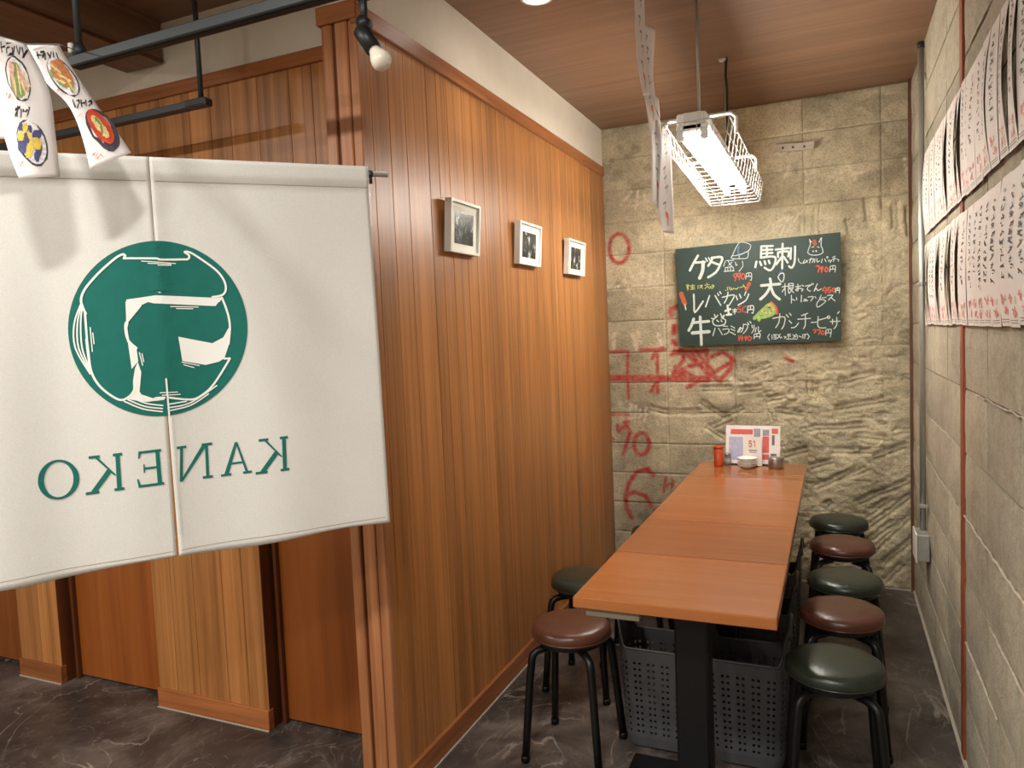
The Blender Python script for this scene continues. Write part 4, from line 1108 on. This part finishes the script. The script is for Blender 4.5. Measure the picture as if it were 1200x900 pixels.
def strip_on(name, path, w, mat, parent, lift):
    """narrow ribbon draped on the cloth"""
    V2, F2 = strokes2d([path], w); V = [tuple(noren_pt(s, t, lift)) for s, t in V2]
    return obj(name, V, F2, mat, parent)
for par, s0, s1 in ((panelL, -0.99, -0.508), (panelR, -0.490, -0.002)):
    for tt in (0.902,):
        path = [(s0 + (s1 - s0) * i / 30, tt) for i in range(31)]
        strip_on('hem_stitching', path, 0.0012, M['batten'], par, 0.0008)
    strip_on('sleeve_stitching', [(s0 + (s1 - s0) * i / 30, 0.052) for i in range(31)], 0.0012, M['batten'], par, 0.0008)

for k_, (t0, t1) in enumerate(((0.50, 0.86),)):
    strip_on('slit_edge', [(-0.4965 + 0.0035 * i / 20, t0 + (t1 - t0) * i / 20) for i in range(21)], 0.0038, M['cloth_print'], panelR, 0.003)
def fill_poly(lines_st, lift, mat, name, maxlen=0.018):
    """filled polygons (st space) subdivided and draped on the curtain, all one print"""
    bm = bmesh.new()
    for ip, poly in enumerate(lines_st):
        vs = [bm.verts.new((p[0], p[1], ip * 1.2e-5)) for p in poly]
        try: bm.faces.new(vs)
        except ValueError: pass
    bmesh.ops.triangulate(bm, faces=bm.faces[:])
    for _ in range(6):
        le = [e for e in bm.edges if e.calc_length() > maxlen]
        if not le: break
        bmesh.ops.subdivide_edges(bm, edges=le, cuts=1)
        bmesh.ops.triangulate(bm, faces=[f for f in bm.faces if len(f.verts) > 3])
    bm.verts.index_update()
    V = [tuple(noren_pt(v.co.x, v.co.y, lift + v.co.z)) for v in bm.verts]
    Fq = [tuple(v.index for v in f.verts) for f in bm.faces]
    bm.free()
    return obj(name, V, Fq, mat, nr)
EM = lambda pts: [noren_st(60 + x / 3.912, 270 + y / 3.912) for x, y in pts]
# disc with the slightly flattened top
disc = []
for i in range(96):
    a = 2 * math.pi * i / 96
    disc.append((489 + 411 * math.cos(a), 450 + 401 * math.sin(a)))
fill_poly([EM(disc)], 0.0012, M['green_print'], 'emblem_disc')
polys = [[(345, 318), (480, 298), (600, 302), (740, 308), (788, 306), (775, 325), (765, 332), (755, 346), (748, 336), (740, 346), (600, 340), (470, 335), (445, 329), (410, 345), (357, 410)],
         [(352, 508), (392, 540), (400, 600), (370, 635)],
         [(385, 632), (398, 602), (414, 650), (405, 748), (378, 748), (397, 690), (376, 690)],
         [(583, 487), (660, 502), (740, 517), (790, 490), (812, 450), (824, 440), (817, 520), (795, 587), (770, 602), (710, 617), (602, 599)],
         [(150, 372), (161, 376), (170, 500), (190, 668), (176, 640), (160, 500)],
         [(340, 770), (372, 745), (405, 748), (470, 770), (520, 768), (520, 776), (440, 786), (380, 778)]]
for p in polys: fill_poly([EM(p)], 0.0020, M['cloth_print'], 'emblem_reserve')
def st_strokes(lst, w_px, name, lift, mat):
    for ln in lst:
        mb = MB()
        pl = smooth_line(ln, 4) if len(ln) > 2 else [tuple(np.array(ln[0]) + (np.array(ln[1]) - np.array(ln[0])) * i / 6) for i in range(7)]
        P = EM(pl)
        V2, F2 = strokes2d([P], w_px * 0.00047, 10)
        mb.add([tuple(noren_pt(s, t, lift + 4e-6 * ly)) for (s, t), ly in zip(V2, LAYER)], F2)
        mb.build(name, mat, nr)
st_strokes([[(328, 111), (340, 116), (335, 129), (350, 129), (480, 130), (500, 135), (600, 133), (628, 131), (632, 114), (612, 99), (640, 102), (700, 140), (760, 185), (793, 230), (801, 270), (785, 296), (740, 305)],
            [(332, 110), (300, 125), (230, 185), (170, 250), (145, 290), (138, 325), (150, 362), (160, 382)],
            [(163, 500), (175, 600), (192, 665), (230, 720), (290, 765), (330, 776), (370, 750), (388, 712)],
            [(347, 330), (350, 420), (345, 450), (355, 510)], [(410, 345), (357, 410), (341, 435), (352, 500), (392, 540)],
            [(405, 745), (422, 772), (460, 777), (482, 768), (520, 766)], [(540, 766), (640, 776), (690, 757), (745, 707), (814, 598), (814, 588), (795, 588)],
            [(783, 308), (800, 350), (815, 400), (820, 450), (814, 520)]], 10, 'emblem_line', 0.0022, M['cloth_print'])
st_strokes([[(136, 340), (106, 430), (112, 540), (180, 658)], [(139, 345), (121, 430), (127, 540), (178, 645)], [(143, 352), (136, 430), (143, 540), (174, 625)],
            [(335, 782), (420, 817), (510, 830)], [(352, 775), (430, 806), (510, 816)], [(372, 768), (440, 793), (512, 802)], [(542, 826), (640, 802), (722, 750)], [(542, 812), (640, 790), (760, 712)], [(542, 796), (620, 784)]], 6.5, 'emblem_fine_line', 0.0022, M['cloth_print'])
st_strokes([[(415, 142), (570, 152)], [(445, 152), (550, 156)], [(490, 161), (550, 161)], [(548, 349), (675, 351)], [(575, 358), (650, 359)], [(180, 445), (190, 555)], [(192, 470), (198, 520)],
            [(600, 604), (680, 620)], [(608, 616), (655, 629)], [(405, 560), (420, 618)], [(417, 565), (425, 602)], [(500, 744), (580, 741)], [(510, 755), (592, 752)]], 4.5, 'emblem_dash', 0.0022, M['cloth_print'])

# reversed serif lettering
def letter(ch):
    """polygons in a unit box (already mirrored left-right), y up"""
    t = 0.07       # serif thickness
    def stem(x0, x1, y0=0.0, y1=1.0, s=0.07): return [[(x0, y0), (x1, y0), (x1, y1), (x0, y1)], [(x0 - s, y0), (x1 + s, y0), (x1 + s, y0 + t), (x0 - s, y0 + t)], [(x0 - s, y1 - t), (x1 + s, y1 - t), (x1 + s, y1), (x0 - s, y1)]]
    if ch == 'K': L = stem(0.10, 0.22) + [[(0.22, 0.42), (0.28, 0.42), (0.86, 1.0), (0.77, 1.0)], [(0.34, 0.52), (0.46, 0.60), (0.95, 0.0), (0.78, 0.0)], [(0.66, 1 - t), (0.97, 1 - t), (0.97, 1), (0.66, 1)], [(0.68, 0), (1.03, 0), (1.03, t), (0.68, t)]]
    elif ch == 'A': L = [[(0.09, 0), (0.18, 0), (0.53, 1.0), (0.46, 1.0)], [(0.76, 0), (0.91, 0), (0.55, 1.0), (0.45, 1.0)], [(0.25, 0.33), (0.76, 0.33), (0.74, 0.39), (0.27, 0.39)], [(0.0, 0), (0.28, 0), (0.28, t), (0.0, t)], [(0.66, 0), (1.0, 0), (1.0, t), (0.66, t)]]
    elif ch == 'N': L = stem(0.12, 0.20, s=0.09) + stem(0.80, 0.88, s=0.09)[0:1] + stem(0.80, 0.88, s=0.09)[2:] + [[(0.10, 1.0), (0.25, 1.0), (0.87, 0.0), (0.80, 0.0)], [(0.0, 1 - t), (0.2, 1 - t), (0.2, 1.0), (0.0, 1.0)]]
    elif ch == 'E': L = stem(0.12, 0.27) + [[(0.27, 0), (0.92, 0), (0.97, 0.24), (0.92, 0.24), (0.84, t), (0.27, t)], [(0.27, 1 - t), (0.80, 1 - t), (0.86, 0.80), (0.91, 0.80), (0.89, 1), (0.27, 1)], [(0.27, 0.48), (0.72, 0.48), (0.72, 0.54), (0.27, 0.54)], [(0.68, 0.40), (0.73, 0.40), (0.73, 0.63), (0.68, 0.63)]]
    elif ch == 'O':
        L = []
        n = 36
        for i in range(n):
            a0, a1 = 2 * math.pi * i / n, 2 * math.pi * (i + 1) / n
            o = lambda a: (0.5 + 0.52 * math.cos(a), 0.5 + 0.53 * math.sin(a)); q = lambda a: (0.5 + 0.37 * math.cos(a), 0.5 + 0.47 * math.sin(a))
            L.append([o(a0), o(a1), q(a1), q(a0)])
    return [[(1 - x, y) for x, y in p] for p in L]
boxes = [('K', (752, 790), (850, 776), (755, 687), (845, 676)), ('A', (648, 798), (738, 785), (650, 702), (735, 690)), ('N', (513, 813), (628, 800), (515, 709), (622, 697)),
         ('E', (400, 829), (486, 818), (397, 723), (476, 714)), ('K', (255, 850), (369, 833), (257, 737), (361, 725)), ('O', (117, 864), (232, 854), (114, 752), (229, 747))]
for ch, bl, brr, tl, tr in boxes:
    L = []
    for poly in letter(ch):
        q = []
        for x, y in poly:
            u = (1 - x) * (1 - y) * bl[0] + x * (1 - y) * brr[0] + (1 - x) * y * tl[0] + x * y * tr[0]
            v = (1 - x) * (1 - y) * bl[1] + x * (1 - y) * brr[1] + (1 - x) * y * tl[1] + x * y * tr[1]
            q.append(noren_st(u / 2.5, 240 + v / 2.5))
        L.append(q)
    fill_poly(L, 0.0012, M['green_print'], 'letter_print')
# its rod, hung from the ceiling past the curtain's far end
cr = empty('curtain_rod', tuple(NA + ND * -1.05)); tag(cr, 'slim dark steel rod carrying the white cloth curtain', 'rod')
rp = lambda s: NA + ND * s + NN * 0.003 + np.array([0, 0, 0.017 * s - 0.017])
MB().tube([tuple(rp(-1.10)), tuple(rp(0.052))], 0.0068, 12).build('rod', M['steel'], cr, True)
MB().tube([tuple(rp(0.004)), tuple(rp(0.012))], 0.0095, 12).build('stop_ring', M['black_metal'], cr, True)
MB().tube([tuple(rp(0.008)), tuple(rp(0.008) + np.array([0, 0, -0.024]))], 0.004, 8).build('hook', M['black_metal'], cr, True)
for s_ in (-1.03, -1.09):
    MB().tube([tuple(rp(s_)), tuple(rp(s_) * np.array([1, 1, 0]) + np.array([0, 0, ZC]))], 0.006, 8).build('drop_rod', M['black_metal'], cr, True)

# ------------------------------------------------------------------ hanging paper sheets
class Patch:
    """paper ruled between a left and a right edge given in pixels at a depth"""
    def __init__(s, L, Rr, zl, zr_, bow=0.0):
        s.L, s.R, s.zl, s.zr, s.bow = smooth_line(L, 5), smooth_line(Rr, 5), zl, zr_, bow
    def edge(s, E, t):
        k = t * (len(E) - 1); i = min(int(k), len(E) - 2); f = k - i
        return (E[i][0] * (1 - f) + E[i + 1][0] * f, E[i][1] * (1 - f) + E[i + 1][1] * f)
    def pt(s, a, t, lift=0.0):
        l, r = s.edge(s.L, t), s.edge(s.R, t)
        u, v = l[0] * (1 - a) + r[0] * a, l[1] * (1 - a) + r[1] * a
        z = s.zl * (1 - a) + s.zr * a + s.bow * math.sin(math.pi * a) * (0.3 + 0.7 * t) - lift
        return tuple(at_depth(u, v, z))
    def inv(s, u, v):      # pixel -> (a, t) by a short search
        best = (1e9, 0, 0)
        for j in range(61):
            t = j / 60; l, r = s.edge(s.L, t), s.edge(s.R, t)
            d = (r[0] - l[0], r[1] - l[1]); k = ((u - l[0]) * d[0] + (v - l[1]) * d[1]) / (d[0] ** 2 + d[1] ** 2 + 1e-9)
            e = math.hypot(l[0] + d[0] * k - u, l[1] + d[1] * k - v)
            if e < best[0]: best = (e, k, t)
        return best[1], best[2]
    def mesh(s, name, mat, parent, n=6, m=20):
        V = [s.pt(i / n, j / m) for j in range(m + 1) for i in range(n + 1)]
        Fq = [(j * (n + 1) + i, (j + 1) * (n + 1) + i, (j + 1) * (n + 1) + i + 1, j * (n + 1) + i + 1) for j in range(m) for i in range(n)]
        o = obj(name, V, Fq, mat, parent, True)
        md = o.modifiers.new('thickness', 'SOLIDIFY'); md.thickness = 0.0005
        return o
    def pen(s, name, mat, parent, lines, w, ox, oy, sc, lift=0.0015):
        mb = MB()
        for ln in lines:
            pl = [(ox + x / sc, oy + y / sc) for x, y in (smooth_line(ln, 3) if len(ln) > 2 else ln)]
            V2, F2 = strokes2d([pl], w, 7)
            mb.add([s.pt(*s.inv(u, v), lift) for u, v in V2], F2)
        return mb.build(name, mat, parent)
    def blob(s, name, mat, parent, blobs, ox, oy, sc, lift):
        mb = MB()
        for k, (cx, cy, rx, ry, ang) in enumerate(blobs):
            n = 20; c, sn = math.cos(math.radians(ang)), math.sin(math.radians(ang))
            P = [(cx + rx * math.cos(2 * math.pi * i / n) * c - ry * math.sin(2 * math.pi * i / n) * sn, cy + rx * math.cos(2 * math.pi * i / n) * sn + ry * math.sin(2 * math.pi * i / n) * c) for i in range(n)]
            pts = [s.pt(*s.inv(ox + x / sc, oy + y / sc), lift + k * 3e-5) for x, y in [(cx, cy)] + P]
            mb.add(pts, [(0, i + 1, (i + 1) % n + 1) for i in range(n)])
        return mb.build(name, mat, parent)
Q = (0, 30, 4.74)
pA = Patch([(-10, 40), (-6, 90), (5, 160), (22, 209)], [(31, 52), (57, 104), (65, 157), (70.5, 207)], 1.36, 1.42, -0.01)
sA = empty('hanging_menu_sheet', pA.pt(0.5, 1.0)); tag(sA, 'white hanging paper with drawings of green vegetables and of yellow and blue olives', 'menu sheet', 'hanging food drawings')
pA.mesh('sheet', M['paper_thin'], sA)
pA.blob('plate_drawing', M['food_dark'], sA, [(100, 295, 62, 130, -18), (180, 650, 78, 134, -22)], *Q, 0.0010)
pA.blob('plate_inner', M['food_white'], sA, [(100, 295, 55, 122, -18), (178, 648, 70, 125, -22)], *Q, 0.0016)
pA.blob('green_food', M['food_green'], sA, [(100, 320, 42, 85, -15), (85, 260, 32, 60, -10)], *Q, 0.0022)
pA.blob('pink_food', M['food_pink'], sA, [(62, 235, 14, 45, -10), (120, 290, 10, 60, -20), (140, 320, 7, 50, -25), (75, 320, 6, 60, -10)], *Q, 0.0028)
pA.blob('pale_stalks', M['food_cream'], sA, [(105, 300, 5, 90, -8), (130, 340, 5, 70, -22), (85, 340, 4, 55, -5), (150, 300, 5, 50, -25)], *Q, 0.0033)
pA.blob('blue_food', M['food_blue'], sA, [(125, 670, 26, 40, 0), (205, 605, 26, 30, 10), (215, 680, 20, 46, 0), (150, 620, 18, 30, 0), (205, 725, 16, 30, 0), (115, 565, 14, 24, 0), (165, 575, 14, 24, 0)], *Q, 0.0022)
pA.blob('yellow_food', M['food_yellow'], sA, [(115, 612, 20, 26, 0), (140, 565, 16, 28, 0), (205, 655, 26, 34, -20), (165, 690, 20, 50, 10), (165, 610, 12, 24, -20)], *Q, 0.0028)
pA.pen('lettering', M['ink'], sA, [[(5, 90), (10, 150)], [(0, 120), (25, 115)], [(35, 100), (65, 95)], [(38, 120), (38, 155), (68, 150), (65, 118), (38, 120)], [(35, 165), (75, 160)], [(80, 115), (75, 150)], [(92, 115), (100, 150)], [(112, 120), (105, 158)], [(122, 122), (130, 160)],
      [(85, 465), (110, 455)], [(98, 450), (95, 500)], [(95, 475), (85, 498)], [(118, 465), (116, 500)], [(128, 470), (138, 478)], [(140, 475), (160, 465), (150, 500)], [(158, 452), (164, 460)]], 1.3, *Q)
pA.pen('brush_mark', M['ink'], sA, [[(128, 175), (150, 140)]], 2.4, *Q)
pA.pen('price_note', M['red_soft'], sA, [[(35, 380), (55, 375), (45, 400), (60, 385)], [(105, 750), (110, 780), (125, 755), (130, 775)], [(2, 180), (10, 200)]], 0.7, *Q)
pB = Patch([(31, 52), (53, 95), (80, 123), (95, 157), (105.5, 198)], [(69, 52), (85, 80), (118, 129), (137, 154), (154, 179)], 1.44, 1.50, -0.012)
sB = empty('hanging_menu_sheet', pB.pt(0.5, 1.0)); tag(sB, 'white hanging paper curling outward with drawings of fried noodles and a red stew bowl', 'menu sheet', 'hanging food drawings')
pB.mesh('sheet', M['paper_thin'], sB)
pB.blob('bowl_drawing', M['food_dark'], sB, [(352, 286, 60, 130, -38), (570, 578, 68, 136, -36)], *Q, 0.0010)
pB.blob('plate_inner', M['food_white'], sB, [(350, 284, 54, 122, -38)], *Q, 0.0016)
pB.blob('noodles', M['food_orange'], sB, [(345, 270, 44, 96, -36), (320, 225, 36, 40, 0)], *Q, 0.0022)
pB.blob('noodle_strands', M['food_cream'], sB, [(310, 240, 6, 40, -50), (360, 290, 6, 50, -60), (390, 330, 6, 46, -30), (340, 310, 6, 40, -70)], *Q, 0.0030)
pB.blob('greens', M['food_green'], sB, [(340, 320, 12, 36, -50), (400, 350, 10, 26, -20), (285, 265, 10, 26, -10)], *Q, 0.0028)
pB.blob('stew', M['food_red'], sB, [(558, 560, 48, 112, -36)], *Q, 0.0018)
pB.blob('stew_topping', M['food_cream'], sB, [(545, 545, 22, 60, -36), (580, 590, 18, 44, -30)], *Q, 0.0026)
pB.blob('stew_greens', M['food_green'], sB, [(545, 530, 9, 30, -40), (565, 575, 7, 26, -10)], *Q, 0.0032)
pB.pen('lettering', M['ink'], sB, [[(205, 145), (215, 185)], [(225, 150), (245, 145), (235, 180)], [(250, 150), (250, 185)], [(262, 150), (280, 175)], [(285, 145), (275, 180)], [(295, 150), (300, 178)], [(312, 150), (322, 180)], [(205, 165), (245, 160)],
      [(405, 415), (418, 450)], [(420, 420), (440, 415), (430, 455)], [(450, 415), (455, 450)], [(440, 432), (470, 428)], [(475, 410), (480, 448)], [(490, 408), (512, 425), (495, 445)], [(485, 425), (505, 420)]], 1.4, *Q)
pB.pen('price_note', M['red_soft'], sB, [[(305, 355), (325, 350), (315, 370)], [(335, 370), (352, 380)], [(430, 510), (450, 490)], [(510, 720), (540, 700), (525, 745)], [(535, 740), (560, 715), (570, 730)]], 0.8, *Q)
pC = Patch([(-24, 60), (-22, 110), (-20, 162)], [(4, 60), (5, 110), (9, 163)], 1.40, 1.425, 0)
sC = empty('hanging_menu_sheet', pC.pt(0.5, 1.0)); tag(sC, 'plain white paper edge hanging behind the olive drawing', 'menu sheet', 'hanging food drawings')
pC.mesh('sheet', M['paper_thin'], sC)
line = [at_depth(-60, 30, 1.30), at_depth(-24, 40, 1.34), pA.pt(0.1, 0), pA.pt(1.0, 0), pB.pt(1.0, 0), tuple(on(86, 68, 1, B1Y) + np.array([0.01, -0.012, 0.02]))]
st = empty('sheet_string', tuple(line[-1])); tag(st, 'thin string tied to the black rail carrying the food drawings', 'string')
line = [tuple(on(-420, 0, 1, 0.35))] + [tuple(p) for p in line]
MB().tube([(line[0][0], line[0][1], ZC)] + line, 0.0014, 6).build('string', M['string'], st, True)
MB().tube([tuple(np.array(line[-1]) + np.array([0, 0, -0.012])), tuple(np.array(line[-1]) + np.array([0, 0, 0.012]))], 0.008, 8).build('clip', M['frame_white'], st, True)

# sheets seen nearly edge-on, in front of the tube light
edge_sheets = [
 ([(743, -45), (744, 10), (747, 70), (754, 112)], [(757, -50), (755, 0), (758, 60), (761, 112)], 2.30, 2.46, 'tall hanging paper seen almost edge-on, highest of the row before the tube light'),
 ([(748, 24), (750, 80), (757, 122), (764, 168)], [(768, 35), (766, 66), (765.5, 90), (770, 130)], 2.40, 2.56, 'hanging paper seen edge-on, second of the row before the tube light'),
 ([(757, 100), (762, 150), (764, 192), (763, 238)], [(772, 116), (774, 142), (777, 190), (778, 250)], 2.50, 2.64, 'hanging paper with red mark seen edge-on beside the tube light'),
 ([(776, 146), (773, 200), (771, 246), (777, 272)], [(781, 152), (786, 170), (788, 214), (790, 274)], 2.58, 2.68, 'lowest hanging paper strip seen edge-on beside the wire light guard')]
tops = []
for L, Rr, zl, zr_, lab in edge_sheets:
    P_ = Patch(L, Rr, zl, zr_, 0.02)
    e = empty('hanging_menu_strip', P_.pt(0.5, 1.0)); tag(e, lab, 'menu sheet', 'papers hung before the tube light')
    P_.mesh('sheet', M['paper_thin'], e, 8, 20)
    tops += [P_.pt(0.0, 0), P_.pt(1.0, 0)]
    mb = MB()
    for k in range(7):
        a, t0 = 0.35 + 0.08 * (k % 3), 0.10 + 0.10 * k
        V2, F2 = strokes2d([[(a, t0), (a + 0.18, t0 + 0.02), (a + 0.08, t0 + 0.06)]], 0.02, 6)
        mb.add([P_.pt(x, y, 0.002) for x, y in V2], F2)
    tag(mb.build('brush_writing', M['print_grey'], e), kind='stuff')
    V2, F2 = strokes2d([[(0.45, 0.80), (0.6, 0.84), (0.5, 0.90)]], 0.05, 6)
    obj('red_mark', [P_.pt(x, y, 0.002) for x, y in V2], F2, M['red_ink'], e)
s2 = empty('sheet_string', tops[-1]); tag(s2, 'thin string holding edge-on papers in front of the tube light', 'string')
st_pts = [(tops[0][0], tops[0][1] - 0.05, ZC), tops[0], tops[2], tops[4], tops[6], (-0.535, 2.80, 2.225)]
MB().tube(st_pts, 0.0012, 6).build('string', M['string'], s2, True)

# ------------------------------------------------------------------ handwritten menu strips on the right wall
def strip_mesh(seed, w, h):
    rr = random.Random(seed); m = 14; n = 3
    ph, am, bw = rr.uniform(0, 6), rr.uniform(-0.013, 0.013), rr.uniform(0.003, 0.016)
    side = rr.choice((-1, 1))
    def f(a, t):   # local: x out of wall (negative), y across, z
        bowed = am * (math.sin(math.pi * t) if seed % 3 else math.sin(2 * math.pi * t) * 0.7)
        return (-0.003 - bw * math.sin(math.pi * t) * (0.35 + 0.65 * (a if side > 0 else 1 - a)), w * (0.5 - a) + bowed, h * (0.5 - t))
    return f, rr, n, m
def stripe_set(seed, w, h, small):
    f, rr, n, m = strip_mesh(seed, w, h)
    V = [f(i / n, j / m) for j in range(m + 1) for i in range(n + 1)]
    Fq = [(j * (n + 1) + i, (j + 1) * (n + 1) + i, (j + 1) * (n + 1) + i + 1, j * (n + 1) + i + 1) for j in range(m) for i in range(n)]
    ink = MB(); k = rr.randint(8, 13); t = rr.uniform(0.05, 0.12)
    for c in range(k):
        cx = 0.52 + rr.uniform(-0.06, 0.06); hh = 0.046
        for _ in range(rr.randint(2, 4)):
            p = [(cx + rr.uniform(-0.17, 0.17), t + rr.uniform(0, hh)) for _ in range(rr.choice((2, 3)))]
            V2, F2 = strokes2d([[(x * w, y * h) for x, y in p]], 0.0030, 6)
            ink.add([(lambda q: (q[0] - 0.0012, q[1], q[2]))(f(x / w, y / h)) for x, y in V2], F2)
        t += hh * 1.22
        if t > 0.70: break
    rd = MB(); t = 0.78
    for c in range(2):
        for _ in range(5):
            cx = rr.uniform(0.22, 0.8)
            p = [(cx, t + rr.uniform(0, 0.06)), (cx + rr.uniform(-0.1, 0.1), t + rr.uniform(0.02, 0.075)), (cx + rr.uniform(-0.1, 0.1), t + rr.uniform(0, 0.075))]
            V2, F2 = strokes2d([[(x * w, y * h) for x, y in p]], 0.0042, 6)
            rd.add([(lambda q: (q[0] - 0.0012, q[1], q[2]))(f(x / w, y / h)) for x, y in V2], F2)
        t += 0.085
    ln = MB()
    for tt in (0.955, 0.972):
        V2, F2 = strokes2d([[(0.12 * w, tt * h), (0.88 * w, tt * h)]], 0.0014, 6)
        ln.add([(lambda q: (q[0] - 0.0012, q[1], q[2]))(f(x / w, y / h)) for x, y in V2], F2)
    return (V, Fq), ink, rd, ln
sets = []
for s_ in range(14):
    (V, Fq), ink, rd, ln = stripe_set(100 + s_, 0.088, 0.348, False)
    r_ = []
    for nm, vv, ff, mt in (('paper_strip', V, Fq, 'paper'), ('brush_writing', ink.v, ink.f, 'ink_mid'), ('red_price', rd.v, rd.f, 'red_soft'), ('rule_lines', ln.v, ln.f, 'ink_soft')):
        me = bpy.data.meshes.new(nm); me.from_pydata([tuple(v) for v in vv], [], ff); me.materials.append(M[mt])
        if nm == 'paper_strip': me.polygons.foreach_set('use_smooth', [True] * len(me.polygons))
        r_.append((nm, me))
    sets.append(r_)
row2 = [3.68, 3.61, 3.545, 3.455, 3.365, 3.275, 3.19, 3.105, 3.025, 2.95, 2.872, 2.795, 2.722, 2.637, 2.535, 2.435, 2.345, 2.255, 2.15, 2.04, 1.95, 1.85, 1.75]
row1 = [3.68, 3.62, 3.57, 3.485, 3.40, 3.315, 3.23, 3.145, 3.06, 2.98, 2.90, 2.82, 2.74, 2.66, 2.57, 2.48, 2.385, 2.28, 2.17, 2.07, 1.97, 1.87, 1.77]
ORD = 'first second third fourth fifth sixth seventh eighth ninth tenth eleventh twelfth thirteenth fourteenth fifteenth sixteenth seventeenth eighteenth nineteenth twentieth twenty-first twenty-second twenty-third'.split()
k = 0
for row, zc_, nm in ((row2, 1.615, 'lower'), (row1, 2.006, 'upper')):
    for i, y in enumerate(row):
        root = empty('menu_strip', (XR - 0.007, y + R.uniform(-0.005, 0.005), zc_ - 0.174 + R.uniform(-0.003, 0.003))); root.rotation_euler = (R.uniform(-0.015, 0.015), 0, 0)
        spacing = abs(row[min(i + 1, len(row) - 1)] - row[max(i - 1, 0)]) / (2 if 0 < i < len(row) - 1 else 1)
        tag(root, 'white handwritten menu strip, %s from the conduit in the %s row' % (ORD[i], nm), 'menu strip', '%s row of menu strips' % nm)
        for pn, me in sets[R.randrange(14)]:
            o = bpy.data.objects.new(pn, me); COL.objects.link(o); o.parent = root; o.location = (0, 0, 0.174)
            o.scale = (1, spacing / 0.088 * 0.955, 1)
        k += 1
